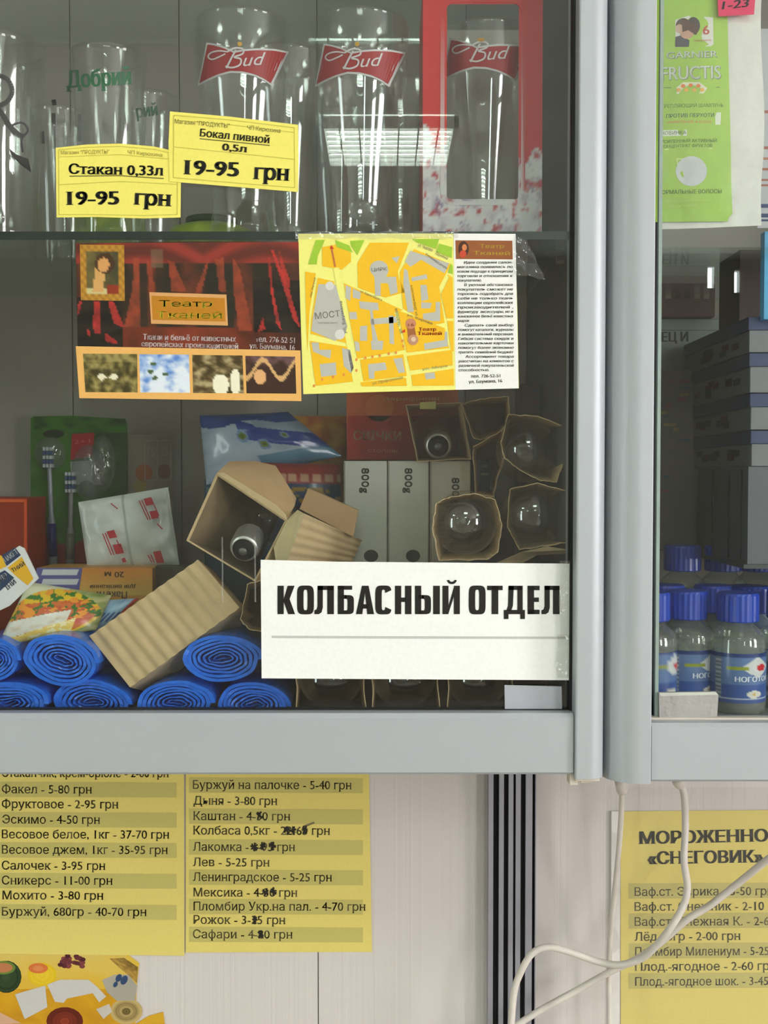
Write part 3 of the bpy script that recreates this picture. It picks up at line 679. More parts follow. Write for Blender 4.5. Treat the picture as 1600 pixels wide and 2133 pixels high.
for i, (s, xe_, g) in enumerate([('Ваф.ст. Эврика - 3-50 грн', 1612, 1), ('Ваф.ст. Снежник - 2-10 грн', 1640, 0), ('Ваф.ст. Снежная К. - 2-60 грн', 1662, 1), ('Лёд 50гр - 2-00 грн', 1543, 0), ('Пломбир Милениум - 5-25 грн', 1645, 1), ('Плод.-ягодное - 2-60 грн', 1618, 0), ('Плод.-ягодное шок. - 3-45 грн', 1645, 1)]):
    yb = 1866+i*31.2
    if g: pr.poly([(1310, yb-26), (1640, yb-28), (1640, yb+4), (1310, yb+6)], (200, 188, 112), 1)
    pr.text(s, (1322, yb), (xe_, yb-2), 18, (130, 122, 88), 3, bold=.02, serif=True)
pr.build('lettering', t)
mb = MB(); Mw = plane(PLY-.002)
mb.grid(lambda u, v: Mw(1268+372*u, 1640+520*v)+Vector((0, -.0012*noise.noise(Vector((u*5, v*6, 2))), 0)), 20, 24)
slv = mb.build('plastic_sleeve', glass_mat('sleeve_film', (.985, .985, .98), .035, .4, 3, .1, .05, .4, 30), t, smooth=True)
slv['label'] = 'clear plastic sleeve'
mb = MB(); mb.slab([P(1274, 1690, .3065), P(1293, 1690, .3065), P(1291, 2190, .3065), P(1272, 2190, .3065)], .002); o = mb.build('sleeve_edge', mat('milky_plastic', (226, 222, 218), .25), t, smooth=False)
# fruit poster
FQ = [(-60, 1975), (262, 1985), (290, 2006), (284, 2060), (281, 2190), (-60, 2190)]
t, pr = sheet('fruit_poster', 'yellow poster of fruit with blank white notes, torn corner, lower left of the wall', 'poster', FQ, PLY+.0004, .0004, col=(226, 190, 70))
T = crop(0, 1940, .225)
pr.grid([(-60, 1976), (262, 1986), (283, 2060), (-60, 2060)], 30, 10, lambda u, v: mix((224, 196, 104), (222, 180, 60), v+fb(u*6, v*3)*.3), 1)
pr.grid([(-60, 2060), (283, 2060), (280, 2190), (-60, 2190)], 30, 12, lambda u, v: mix((214, 160, 30), (196, 140, 24), .5+fb(u*6, v*5)), 1)
def blob(cx, cy, rx, ry, ca, cb, s, l=2, rot=0):
    n = 12
    for k in range(n):
        q = 1-k/n; pr.ell(*T((cx, cy))[0], rx*.225*q, ry*.225*q, mix(ca, cb, k/n*.9+fb(k*.6, s)*.7), l+k*.15, 18, rot)
blob(60, 420, 140, 150, (34, 52, 28), (60, 84, 50), 1); pr.ell(*T((30, 335))[0], 26, 14, (104, 130, 50), 5); pr.ell(*T((30, 335))[0], 20, 10, (190, 120, 76), 6)
blob(390, 400, 135, 110, (226, 190, 30), (236, 204, 60), 2); blob(355, 340, 90, 48, (216, 110, 50), (226, 160, 110), 3, 5)
for k in range(26):
    a = rr.uniform(0, 6.3); q = rr.random()**.5
    pr.ell(*T((680+135*q*math.cos(a), 280+60*q*math.sin(a)))[0], 6, 4.5, mix((70, 24, 34), (140, 70, 70), rr.random()), 3+k*.05, 10)
blob(600, 830, 170, 130, (96, 30, 16), (150, 60, 36), 4)
pr.poly(T((140, 580), (420, 500), (440, 700), (230, 810)), (206, 202, 198), 7)
pr.poly(T((440, 490), (560, 445), (820, 445), (900, 510), (985, 600), (920, 655), (860, 570), (620, 620), (590, 660), (510, 650)), (206, 202, 198), 7)
pr.poly(T((945, 450), (1060, 400), (1190, 400), (1270, 500), (1250, 640), (1080, 640), (990, 560)), (170, 164, 150), 3)
for x, y, r in ((1100, 430, 30), (1150, 450, 35), (1070, 490, 22)): pr.ell(*T((x, y))[0], r*.2, r*.3, (50, 74, 110), 4, 10, .5)
blob(1170, 740, 150, 120, (196, 170, 110), (96, 82, 40), 6); pr.poly(T((890, 720), (1010, 670), (1040, 740), (960, 810)), (200, 192, 184), 4)
pr.grid(T((1010, 250), (1150, 245), (1278, 330), (1270, 480), (1100, 400))[:4], 10, 8, lambda u, v: mix((190, 150, 70), (120, 96, 40), u+fb(u*5, v*5)), 2)
pr.poly(T((0, 750), (200, 850), (0, 858)), (214, 170, 140), 3)
pr.build('artwork', t)
t, pr = sheet('poster_scrap', 'small orange yellow poster corner right of the fruit poster at the bottom edge', 'poster', [(283, 2190), (284, 2132), (310, 2116), (340, 2108), (350, 2190)], PLY+.0004, .0004, col=(214, 166, 40))
# shampoo packet hanging behind the right pane
SHY = .012; T = crop(1180, 0, .2625)
Msh = lambda x, y: P(x, y, SHY)+Vector((0, -.0025*math.sin(max(0, min(1, (x-1360)/240))*PI)-.0012*noise.noise(Vector((x*.02, y*.012, 4)))*(1 if y > 300 else .4), 0))
t = thing('shampoo_packet', 'tall green and white shampoo packet hanging behind the right pane', 'packet', tuple(Msh(1480, 478)))
mb = MB(); q = lambda u, v: Msh(1362+u*(226-12*v+12*min(1, v*1.4)-3*math.sin(v*9)), -20+v*(497-8*u*u*1.0))
WHT = (226, 224, 216); GRN = (168, 206, 84)
mb.grid(lambda u, v: q(u, v)+Vector((0, .0015, 0)), 30, 60, lambda u, v: WHT); mb.build('pouch', PRF, t, smooth=True)
pr = Print(Msh)
def edge(v): y = -20+v*480; return 1180+.2625*(1275+ (y/.2625-300)*.025 if y < 460 else 1300)
pr.mb.grid(lambda u, v: pr.at(1362+u*(edge(v)-1362-(8 if v > .97 else 0)), -20+v*483, 1), 22, 60, lambda u, v: mix(GRN, (150, 188, 74), .3*fb(u*2, v*3)+.1*v))
pr.poly(T((860, 165), (960, 135), (1155, 150), (1160, 360), (1140, 378), (860, 378)), (226, 224, 214), 2)
pr.ell(*T((920, 210))[0], 15, 15, (84, 56, 40), 3); pr.ell(*T((1000, 215))[0], 14, 18, (70, 60, 56), 3); pr.ell(*T((950, 270))[0], 14, 13, (206, 160, 136), 4); pr.ell(*T((890, 235))[0], 8, 9, (206, 170, 150), 4)
pr.poly(T((860, 300), (900, 290), (970, 330), (965, 382), (860, 380)), (84, 84, 90), 4); pr.poly(T((910, 175), (1000, 190), (1045, 250), (1020, 290), (960, 250), (915, 265)), (88, 60, 46), 5)
pr.text('6', *T((1075, 285), (1128, 283)), 19, (206, 96, 84), 4, bold=.05); pr.text('преимуществ', *T((1000, 340), (1140, 335)), 4, (210, 130, 110), 4)
GREY = (206, 214, 200); DG = (120, 132, 116)
for dx, cc, l in ((1.2, DG, 3), (0, GREY, 4)):
    pr.text('GARNIER', (T((790, 470))[0][0]+dx, T((0, 470))[0][1]+dx), (T((1190, 0))[0][0]+dx, T((0, 464))[0][1]+dx), 14, cc, l, bold=.02)
    pr.text('FRUCTIS', (T((752, 640))[0][0]+dx, T((0, 640))[0][1]+dx), (T((1218, 0))[0][0]+dx, T((0, 632))[0][1]+dx), 28, cc, l, bold=.03)
pr.line(T((770, 700), (1210, 702)), 1.5, (110, 120, 90), 3)
pr.poly(T((870, 700), (920, 660), (1050, 660), (1110, 710), (1080, 750), (870, 750)), (226, 226, 196), 2)
for i, (x, y) in enumerate(((920, 690), (980, 685), (1040, 690), (885, 720), (945, 722), (1008, 722), (1070, 722))): pr.ell(*T((x, y))[0], 4.5, 4, (232, 130, 60) if i < 3 else (240, 180, 90), 4, 10)
pr.text('УКРЕПЛЯЮЩИЙ ШАМПУНЬ', *T((725, 860), (1238, 858)), 7.5, (96, 124, 50), 3)
pr.poly(T((735, 898), (1220, 900), (1215, 998), (735, 994)), (228, 234, 214), 2); pr.text('ПРОТИВ ПЕРХОТИ', *T((790, 940), (1165, 936)), 8, (88, 110, 90), 3, bold=.03); pr.text('+УКРЕПЛЕНИЕ И БЛЕСК', *T((790, 985), (1145, 983)), 5, (222, 110, 90), 3)
pr.poly(T((740, 1036), (950, 1036), (950, 1084), (740, 1084)), (228, 234, 214), 2); pr.text('НОВИНКА', *T((752, 1075), (945, 1073)), 8, (88, 110, 90), 3)
pr.text('УСИЛЕННЫЙ АКТИВНЫЙ', *T((750, 1140), (1185, 1136)), 7, (96, 128, 50), 3, bold=.03); pr.text('КОНЦЕНТРАТ ФРУКТОВ', *T((750, 1178), (1150, 1174)), 6.5, (96, 128, 50), 3, bold=.03); pr.line(T((780, 1188), (1150, 1186)), 2, (214, 230, 150), 3)
pr.poly(T((868, 1262), (920, 1262), (920, 1272), (880, 1272), (880, 1310), (868, 1310)), (206, 226, 140), 3)
pr.ell(*T((985, 1365))[0], 32.5, 31, (206, 210, 208), 4, 28)
pr.text('НОРМАЛЬНЫЕ ВОЛОСЫ', *T((725, 1545), (1225, 1540)), 8.5, (92, 116, 50), 3, bold=.03); pr.text('против перхоти, для всех', *T((790, 1610), (1130, 1600)), 4.5, (196, 216, 120), 3); pr.text('типов волос', *T((800, 1650), (1030, 1640)), 4.5, (196, 216, 120), 3)
pr.build('label_print', t, PRF)
t, pr = sheet('price_sticker', 'bright pink hand written price sticker at the top of the shampoo packet', 'price sticker', [(1494, -20), (1575, -20), (1571, 30), (1497, 34)], SHY-.0065, .0003, (232, 40, 96))
pr.text('1-23', (1503, 20), (1562, 14), 17, (60, 20, 30), 2, bold=.05, shear=.2); pr.build('lettering', t)
t, pr = sheet('paper_slip', 'white paper slip with brown and blue lines behind the shampoo packet', 'paper', [(1578, 60), (1640, 60), (1640, 475), (1578, 475)], .035, .0005, (196, 196, 200))
for y, c, h in ((230, (170, 100, 80), 6), (305, (170, 100, 80), 6), (328, (190, 130, 100), 5), (350, (170, 100, 80), 5), (373, (170, 100, 80), 4), (384, (170, 100, 80), 4), (425, (44, 60, 110), 8), (445, (44, 60, 110), 8), (457, (44, 60, 110), 4)): pr.rect(1582, y, 1635, y+h, c, 1)
pr.build('artwork', t)
mb = MB(); mb.box(X(1587, .04), X(1650, .04), .04, .05, Z(665, .04), Z(482, .04), (96, 176, 222))
tag(mb.build('light_blue_carton', PRT), 'sky blue carton showing as a narrow sliver at the right edge of frame', 'carton')
# ------------------------------------------------------------------ upper shelf: glassware
def glass_profile(outer, wall, base):
    inner = [(max(r-wall, .0005), z) for r, z in outer if z > base]
    inner[0:0] = [(max(outer[0][0]-wall*2, .002)*.6, base)]
    return [(0, outer[0][1])]+outer+[(outer[-1][0]-wall*.5, outer[-1][1]+.0006)]+inner[::-1]+[(0, base)]
def refine(prof, k=5):
    v = crom([(r, z, 0) for r, z in prof], k); return [(p.x, p.y) for p in v]
BEER = refine([(.034, 0), (.0345, .004), (.030, .012), (.0265, .028), (.0275, .045), (.031, .075), (.036, .11), (.0405, .145), (.0425, .17), (.0425, .192)])
TUMB = refine([(.028, 0), (.029, .004), (.0295, .03), (.031, .08), (.0325, .13), (.0335, .165)])
def rad_at(prof, z):
    for (r0, z0), (r1, z1) in zip(prof, prof[1:]):
        if z0 <= z <= z1: return r0+(r1-r0)*(z-z0)/max(1e-6, z1-z0)
    return prof[-1][0]
def drinking_glass(px, Y, prof, name, label, cat, group, wall=.0022, base=.012, zb=None, sc=1.0):
    x = X(px, Y, 300); zb = zs+.0004 if zb is None else zb; prof = [(r*sc, z*sc) for r, z in prof]
    t = thing(name, label, cat, (x, Y, zb), group)
    mb = MB(); mb.lathe(glass_profile(prof, wall, base*sc), 48, Matrix.Translation((x, Y, zb)))
    mb.build('glass_body', GLS, t, smooth=True)
    def M(qx, qy):
        p = P(qx, qy, Y-prof[-1][0])
        for _ in range(4):
            r = rad_at(prof, p.z-zb)+.0003; d = max(-.985, min(.985, (p.x-x)/r)); yy = Y-r*math.sqrt(1-d*d)
            p = P(qx, qy, yy)
        return p
    return t, M
def bowtie(pr, dx, dy, l0=1):
    """red bow tie with a pale border, drawn as fine strips so that it follows the glass"""
    top = [(430, 88), (446, 90), (466, 96), (487, 106), (510, 102), (535, 100), (570, 101), (602, 107)]
    bot = [(412, 179), (432, 168), (455, 158), (480, 151), (505, 152), (530, 158), (550, 167), (567, 179)]
    def at(L, u):
        k = min(len(L)-2, int(u*(len(L)-1))); t = u*(len(L)-1)-k
        return L[k][0]*(1-t)+L[k+1][0]*t+dx, L[k][1]*(1-t)+L[k+1][1]*t+dy
    for (i0, i1, it, col, l) in ((0, 0, 0, (206, 206, 204), l0), (.024, .024, 4, (160, 30, 34), l0+1)):
        for k in range(28):
            u, v = i0+(1-i0-i1)*k/28, i0+(1-i0-i1)*(k+1)/28
            a, b_, c, d = at(top, u), at(top, v), at(bot, v), at(bot, u)
            pr.poly([(a[0], a[1]+it), (b_[0], b_[1]+it), (c[0], c[1]-it), (d[0], d[1]-it)], col, l)
def bud(pr, dx, dy):
    W_ = (212, 206, 206)
    pr.text('ud', (507+dx, 138+dy), (556+dx, 134+dy), 27, W_, 4, bold=.0, shear=.4)
    pr.line([(472+dx, 142+dy), (482+dx, 122+dy), (492+dx, 104+dy)], 4, W_, 4)
    cv = [(q.x+dx, q.y+dy) for q in crom([(474, 108, 0), (490, 100, 0), (506, 102, 0), (506, 112, 0), (488, 119, 0), (502, 123, 0), (500, 135, 0), (484, 141, 0), (470, 138, 0)], 4)]; pr.line(cv, 3.6, W_, 4)
    cv = [(q.x+dx, q.y+dy) for q in crom([(474, 108, 0), (456, 106, 0), (440, 110, 0), (434, 118, 0), (442, 124, 0), (458, 118, 0), (470, 112, 0)], 4)]; pr.line(cv, 3.0, W_, 4)
BG = 'tall beer glasses with a bow tie print'
for px, lab, (x0, x1) in ((505, 'tall beer glass with a red bow tie print, behind the tilted price tag', (412, 602)), (750, 'tall beer glass with a red bow tie print, left of the red gift box', (656, 841))):
    t, M = drinking_glass(px, .062, BEER, 'beer_glass', lab, 'beer glass', BG)
    pr = Print(M, .00025); bowtie(pr, x0-412, 1 if px < 600 else 3); bud(pr, x0-412, 1 if px < 600 else 3)
    pr.ell(x0+88, 93, 5, 5, (196, 150, 50), 5, 12)
    pr.build('bow_tie_print', t)
for px, Y, lab in ((600, .15, 'plain looking beer glass behind and between the two front beer glasses'), (835, .15, 'beer glass in the back row half hidden by the red gift box'), (705, .235, 'beer glass at the very back, seen through the middle beer glass')):
    t, M = drinking_glass(px, Y, BEER, 'beer_glass', lab, 'beer glass', 'back row beer glasses', sc=1.02)
t, M = drinking_glass(228, .06, TUMB, 'tumbler', 'clear straight tumbler with green lettering behind the lower price tag', 'glass', 'green lettered tumblers', sc=1.0)
pr = Print(M, .00025); pr.text('Добрий', (138, 184), (276, 176), 36, (24, 104, 62), 2, bold=.1, serif=True); pr.build('green_lettering', t)
for px, Y, lab in ((128, .14, 'small tumbler in the second row, between the pint glass and the green lettered tumbler'), (308, .12, 'small tumbler with faint green letters right of the lettered tumbler')):
    t, M = drinking_glass(px, Y, TUMB, 'tumbler', lab, 'glass', 'green lettered tumblers', sc=.86 if px < 200 else .9)
    if px > 200:
        pr = Print(M, .00025); pr.text('рий', (285, 246), (330, 240), 26, (40, 96, 66), 2, bold=.08); pr.build('green_lettering', t)
PINT = refine([(.034, 0), (.036, .006), (.0365, .03), (.039, .08), (.042, .13), (.0445, .172)])
t, M = drinking_glass(-12, .055, PINT, 'pint_glass', 'large pint glass with black script letters at the left edge', 'glass', None, wall=.003)
pr = Print(M, .0003)
BK = (30, 22, 20)
pr.line(crom([(-30, 330, 0), (-32, 250, 0), (-30, 168, 0)], 4) and [(-34, 330), (-34, 250), (-32, 170)], 12, BK, 2)
cv = [(p.x, p.y) for p in crom([(-40, 172, 0), (-10, 158, 0), (16, 166, 0), (26, 190, 0), (16, 212, 0), (-8, 222, 0), (-30, 220, 0)], 5)]; pr.line(cv, 10, BK, 2)
cv = [(p.x, p.y) for p in crom([(-10, 218, 0), (6, 240, 0), (20, 262, 0), (40, 282, 0), (50, 284, 0)], 5)]; pr.line(cv, 11, BK, 2)
cv = [(p.x, p.y) for p in crom([(26, 262, 0), (44, 256, 0), (56, 264, 0), (58, 276, 0), (46, 290, 0), (48, 318, 0)], 5)]; pr.line(cv, 5, BK, 3)
pr.poly([(20, 310), (34, 322), (60, 332), (66, 360), (44, 344), (26, 326)], BK, 3)
pr.build('black_script', t)
t, M = drinking_glass(148, .2, TUMB, 'tumbler', 'back row tumbler with short black strokes printed on it', 'glass', None, sc=.8)
for q in ([(112, 208), (114, 220)], [(112, 236), (112, 310)], [(166, 238), (166, 296)], [(88, 274), (90, 300)]):
    pr = Print(M, .0003); pr.line(q, 9, BK, 2); pr.build('script_stroke', t)
# lime green jar behind
def lime(t_name, px, Y, h, r, lab):
    x = X(px, Y, 300); t = thing(t_name, lab, 'jar', (x, Y, zs+.0004), None)
    mb = MB(); pf = refine([(r*.7, 0), (r, h*.15), (r*1.02, h*.5), (r*.9, h*.85), (r*.5, h)]); pts = [(0, 0)]+pf+[(0, h+.001)]
    M = Matrix.Translation((x, Y, zs+.0004)); b0 = len(mb.v); mb.lathe(pts, 40, M)
    mb.hascol = True
    mb.c = [lin(mix((132, 168, 40), (196, 210, 84), .5+fb(v.x*60, v.z*60, 2))) for v in mb.v]
    mb.build('body', PRG, t, smooth=True)
    mb = MB(); mb.lathe([(0, h), (r*.55, h), (r*.55, h+.006), (0, h+.008)], 28, M); mb.build('lid', mat('dark_green_lid', (40, 70, 30), .5), t, smooth=True)
    return t
lime('lime_print_jar', 225, .19, .082, .036, 'lime green jar behind the tumblers, mostly hidden by the lower price tag')
lime('lime_print_jar', 440, .2, .05, .047, 'low lime green pot at the back behind the tilted price tag')
# red gift box with window
bx = thing('gift_box', 'red and white splashed gift box with a rounded window and a beer glass inside', 'gift box', (P(1007, 480, .03).x, .03, zs+.0003))
GY = .03; gx0, gx1 = X(881, GY, 240), X(1130, GY, 240); gz0, gz1 = zs+.0003, Z(-30, GY)
wx0, wx1, wz0, wz1, wr = X(926, GY, 240), X(1086, GY, 240), Z(419, GY), Z(5, GY), .0095
def rrect(x0, x1, z0, z1, r, n=6):
    pts = []
    for cx, cz, a0 in ((x1-r, z1-r, 0), (x0+r, z1-r, 90), (x0+r, z0+r, 180), (x1-r, z0+r, 270)):
        for k in range(n+1):
            a = math.radians(a0+90*k/n); pts.append((cx+r*math.cos(a), cz+r*math.sin(a)))
    return pts
def boxcol(x, z):
    py_ = 1066.5-FPX*math.tan(math.atan2(z, GY-CAMY)+PITCH); px_ = 800+x/(GY-CAMY)*FPX
    edge_ = 300+40*fb(px_*.02, 1)+(30 if px_ > 1000 else 0)-(20 if px_ < 930 else 0)
    if py_ > edge_:
        n1 = fb(px_*.045, py_*.03, 4); n2 = fb(px_*.05+9, py_*.035, 9)
        c = mix((206, 204, 202), (160, 148, 164), n1*1.3)
        n3 = fb((px_-py_*.5)*.06, py_*.02, 12)
        if n2 > .22: c = mix(c, (170, 60, 64), (n2-.22)*4)
        if n3 > .25: c = mix(c, (120, 104, 140), (n3-.25)*3)
        return c
    return mix((200, 24, 28), (180, 24, 30), (px_-880)/250)
mb = MB()
ang = lambda x, z, cx, cz: math.atan2(z-cz, x-cx)
inner = rrect(wx0, wx1, wz0, wz1, wr, 8); cx_, cz_ = (gx0+gx1)/2, (wz0+wz1)/2
def outer_pt(x, z):
    # nearest point of the outer rectangle in the direction from the window edge
    dx0, dx1, dz0, dz1 = x-gx0, gx1-x, z-gz0, gz1-z
    return None
# face as a fine grid with the window left out
nx_, nz_ = 50, 96; xsG = sorted(set([gx0+(gx1-gx0)*i/nx_ for i in range(nx_+1)]))
def clampwin(x, z):
    return x, z
for i in range(nx_):
    for j in range(nz_):
        xa, xb = gx0+(gx1-gx0)*i/nx_, gx0+(gx1-gx0)*(i+1)/nx_; za, zb_ = gz0+(gz1-gz0)*j/nz_, gz0+(gz1-gz0)*(j+1)/nz_
        xm, zm = (xa+xb)/2, (za+zb_)/2
        if wx0+.0014 < xm < wx1-.0014 and wz0+.0014 < zm < wz1-.0014: continue
        mb.add([(xa, GY, za), (xb, GY, za), (xb, GY, zb_), (xa, GY, zb_)], [(0, 1, 2, 3)], [lin(boxcol(p, q)) for p, q in ((xa, za), (xb, za), (xb, zb_), (xa, zb_))])
# clean rounded rim strip over the cut
no = rrect(wx0-.0035, wx1+.0035, wz0-.0035, wz1+.0035, wr+.003, 8)
ne = len(inner); base_v = [(x, GY-.0004, z) for x, z in no]+[(x, GY-.0004, z) for x, z in inner]+[(x, GY+.0012, z) for x, z in inner]
# inner corners sit inside the square cut
fs = [(k, (k+1) % ne, ne+(k+1) % ne, ne+k) for k in range(ne)]+[(ne+k, ne+(k+1) % ne, 2*ne+(k+1) % ne, 2*ne+k) for k in range(ne)]
mb.add(base_v, fs, [lin(boxcol(p[0], p[2])) for p in base_v])
for a in range(4):  # corner fillets
    k0 = a*9; cxp, czp = [(wx1, wz1), (wx0, wz1), (wx0, wz0), (wx1, wz0)][a]
    cp = [(cxp, GY-.0003, czp)]+[(inner[k0+k][0], GY-.0003, inner[k0+k][1]) for k in range(9)]
    mb.add(cp, [(0, k, k+1) for k in range(1, 9)], [lin(boxcol(p[0], p[2])) for p in cp])
mb.build('front_panel', PRT, bx)
mb = MB(); D_ = .092
for q in ((gx0, gx0+.0008, GY+.0005, GY+D_, gz0, gz1), (gx1-.0008, gx1, GY+.0005, GY+D_, gz0, gz1), (gx0, gx1, GY+.0005, GY+D_, gz0, gz0+.0008)): mb.box(*q, (190, 40, 40))
mb.build('side_panel', PRT, bx)['label'] = 'red card sides'
mb = MB()
for q in ((gx0+.001, gx0+.0016, GY+.0015, GY+D_, gz0+.001, gz1), (gx1-.0016, gx1-.001, GY+.0015, GY+D_, gz0+.001, gz1), (gx0+.001, gx1-.001, GY+.0015, GY+D_, gz0+.001, gz0+.0014)): mb.box(*q, (205, 200, 192))
mb.build('lining', PRT, bx)['label'] = 'pale grey card lining'
mb = MB(); mb.box(gx0+.001, gx1-.001, GY+D_-.001, GY+D_, gz0+.001, gz1, (212, 206, 198)); mb.build('back_panel', PRT, bx)['label'] = 'plain grey inner back'
t, M = drinking_glass(1009, .078, BEER, 'beer_glass', 'beer glass with red bow tie standing inside the red gift box', 'beer glass', BG, zb=gz0+.0016, sc=.98)
pr = Print(M, .00025); bowtie(pr, 507, -8); bud(pr, 508, -12)
pr.ell(1002, 84, 8, 4, (190, 140, 50), 5, 12); pr.build('bow_tie_print', t)
# ------------------------------------------------------------------ lower compartment
FZ = zf+.0002
def carton(name, label, cat, x0, x1, y0, y1, Y, depth, col, sides=None, group=None, down=True, zb=None, tilt=0.0, m=None):
    """card box whose front face spans the pixels; its body goes back; optionally down to the cabinet floor"""
    a, c = X(x0, Y, (y0+y1)/2), X(x1, Y, (y0+y1)/2); z1 = Z(y0, Y); z0 = FZ if down else (zb if zb is not None else Z(y1, Y))
    t = thing(name, label, cat, ((a+c)/2, Y, z0), group)
    mb = MB(); mb.box(a, c, Y, Y+depth, z0, z1, col); mb.build('box', m or PRT, t, bevel=.0008)
    return t, Print(plane(Y))
for k, (x0, x1, tx, tone, pos) in enumerate(((716, 806, 762, (214, 216, 204), 'leftmost'), (808, 893, 852, (204, 204, 190), 'middle'), (896, 980, 950, (196, 188, 172), 'rightmost, partly behind a bulb box,'))):
    t, pr = carton('white_packet', 'white packet marked 800g, %s of the three' % pos, 'packet', x0, x1, 960, 1170, .14, .09, tone, group='white packets marked 800g')
    # vertical lettering read from top to bottom
    vs, fs = text_mesh('800g'); xs_ = [v[0] for v in vs]; w = max(xs_)-min(xs_)
    for o in (0, .9, 1.8):
        pr.mb.add([pr.at(tx+v[1]/.72*15+o-9, 975+(1 if k < 2 else 1)*(20 if k == 2 else 0)+(v[0]-min(xs_))/w*52, 2) for v in vs], fs, (58, 66, 50))
    pr.rect(x0+1, 962, x0+3, 1170, (150, 140, 118), 1)
    if k < 2: pr.ell((x0+x1)/2+12-k*2, 1158, 15, 13, (54, 56, 48), 2, 16)
    pr.build('lettering', t)
t, pr = carton('candle_box', 'red candle box with pale Cyrillic word, standing on the white packets', 'box', 722, 955, 812, 958, .2, .05, (168, 62, 40), zb=None, down=False)
pr.rect(722, 812, 955, 880, (196, 96, 54), 1); pr.ell(790, 850, 30, 28, (206, 112, 60), 2)
pr.grid([(724, 866), (955, 866), (955, 956), (724, 956)], 12, 6, lambda u, v: mix((170, 44, 30), (150, 34, 26), u), 2)
pr.text('СВІЧКИ', (736, 916), (836, 918), 19, (206, 168, 130), 4, bold=.04); pr.text('столові', (766, 942), (828, 943), 8, (196, 120, 90), 4); pr.text('парафінові', (800, 834), (915, 834), 7, (212, 170, 100), 4)
pr.build('lettering', t)
# light bulbs
def axis_matrix(p, d):
    d = d.normalized(); q = Vector((0, 0, 1)).rotation_difference(d).to_matrix().to_4x4(); return Matrix.Translation(p) @ q
STEEL = mat('nickel_plate', (214, 214, 208), .36, .85, .04, 60)
def bulb(p, d, label, R=.029, group='bare light bulbs in open cardboard boxes'):
    """p: tip of the glass globe, d: direction from globe to screw base"""
    M = axis_matrix(p, d); t = thing('light_bulb', label, 'light bulb', tuple(p), group)
    pf = [(R*math.sin(a*PI/20), R-R*math.cos(a*PI/20)) for a in range(0, 14)]
    pf += [(R*.78, R*1.72), (R*.64, R*2.0), (R*.52, R*2.25), (.0135, R*2.5), (.0132, R*2.6)]
    mb = MB(); mb.lathe([(0, 0)]+pf[1:], 40, M); mb.build('glass_globe', BULBG, t, smooth=True)
    z0 = R*2.55; pr_ = [(.0128, z0)]
    for k in range(6): pr_ += [(.0134, z0+.002+k*.0034), (.0122, z0+.0037+k*.0034)]
    pr_ += [(.0128, z0+.0225), (.0118, z0+.0242), (.0102, z0+.025)]
    mb = MB(); mb.lathe(pr_, 32, M); mb.build('screw_base', STEEL, t, smooth=True)
    mb = MB(); mb.lathe([(.0102, z0+.0248), (.0092, z0+.0275), (.0046, z0+.0285)], 24, M); mb.build('insulator', mat('black_glass', (12, 11, 11), .6, spec=.2), t, smooth=True)
    mb = MB(); mb.lathe([(.0040, z0+.0284), (.0034, z0+.0298), (0, z0+.0303)], 20, M); mb.build('contact', mat('dull_solder', (110, 108, 104), .45, .7), t, smooth=True)
    mb = MB(); mb.lathe([(.0075, z0-.002), (.005, z0-.012), (.0022, z0-.022), (.0018, R*1.35), (.0006, R*1.32)], 16, M)
    mb.build('stem', BULBG, t, smooth=True)
    mb = MB(); w = [M @ Vector((.010*math.cos(a), .010*math.sin(a), R*1.2)) for a in [i*PI*1.5/12 for i in range(13)]]
    mb.tube(w, .00022, 5); mb.build('filament', mat('tungsten', (120, 118, 116), .4, 1), t)
    return t
def tube_box(label, front, back, group, cat='cardboard box', Yf=.03, Yb=.1, th=.0008, name='bulb_box', floor_to=None, closed=True, col=None):
    """open thin cardboard sleeve: front loop of pixels at depth Yf (a list gives a depth per corner), back loop at Yb"""
    F = [P(x, y, Yf if not isinstance(Yf, (list, tuple)) else Yf[i]) for i, (x, y) in enumerate(front)]
    B = [P(x, y, Yb) for x, y in back]; n = len(F)
    c = sum(F, Vector())/n; cb = sum(B, Vector())/n
    t = thing(name, label, cat, (c.x, c.y, min(p.z for p in F+B)), group)
    Fi = [p+(c-p).normalized()*th for p in F]; Bi = [p+(cb-p).normalized()*th for p in B]
    m = col or CARD; K = 5; rz = random.Random(int(front[0][0]))
    def jit(a, b_, k):
        p = a.lerp(b_, k/K); return p if k in (0, K) else p+Vector((rz.uniform(-1, 1)*.0006, rz.uniform(-1, 1)*.0012, rz.uniform(-1, 1)*.0006))
    for i in range(n):
        j = (i+1) % n; mb = MB(); st = rz.getstate()
        o = [jit(F[i], F[j], k) for k in range(K+1)]; rz.setstate(st); ii = [jit(Fi[i], Fi[j], k) for k in range(K+1)]
        ob = [B[i].lerp(B[j], k/K) for k in range(K+1)]; ib = [Bi[i].lerp(Bi[j], k/K) for k in range(K+1)]
        mb.loft([o, ii, ib, ob, o], False, False, closed=False)
        mb.build('side', m, t)
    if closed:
        mb = MB(); mb.add(B, [tuple(range(n))]); mb.build('back', CARD_SHADE, t)
    return t
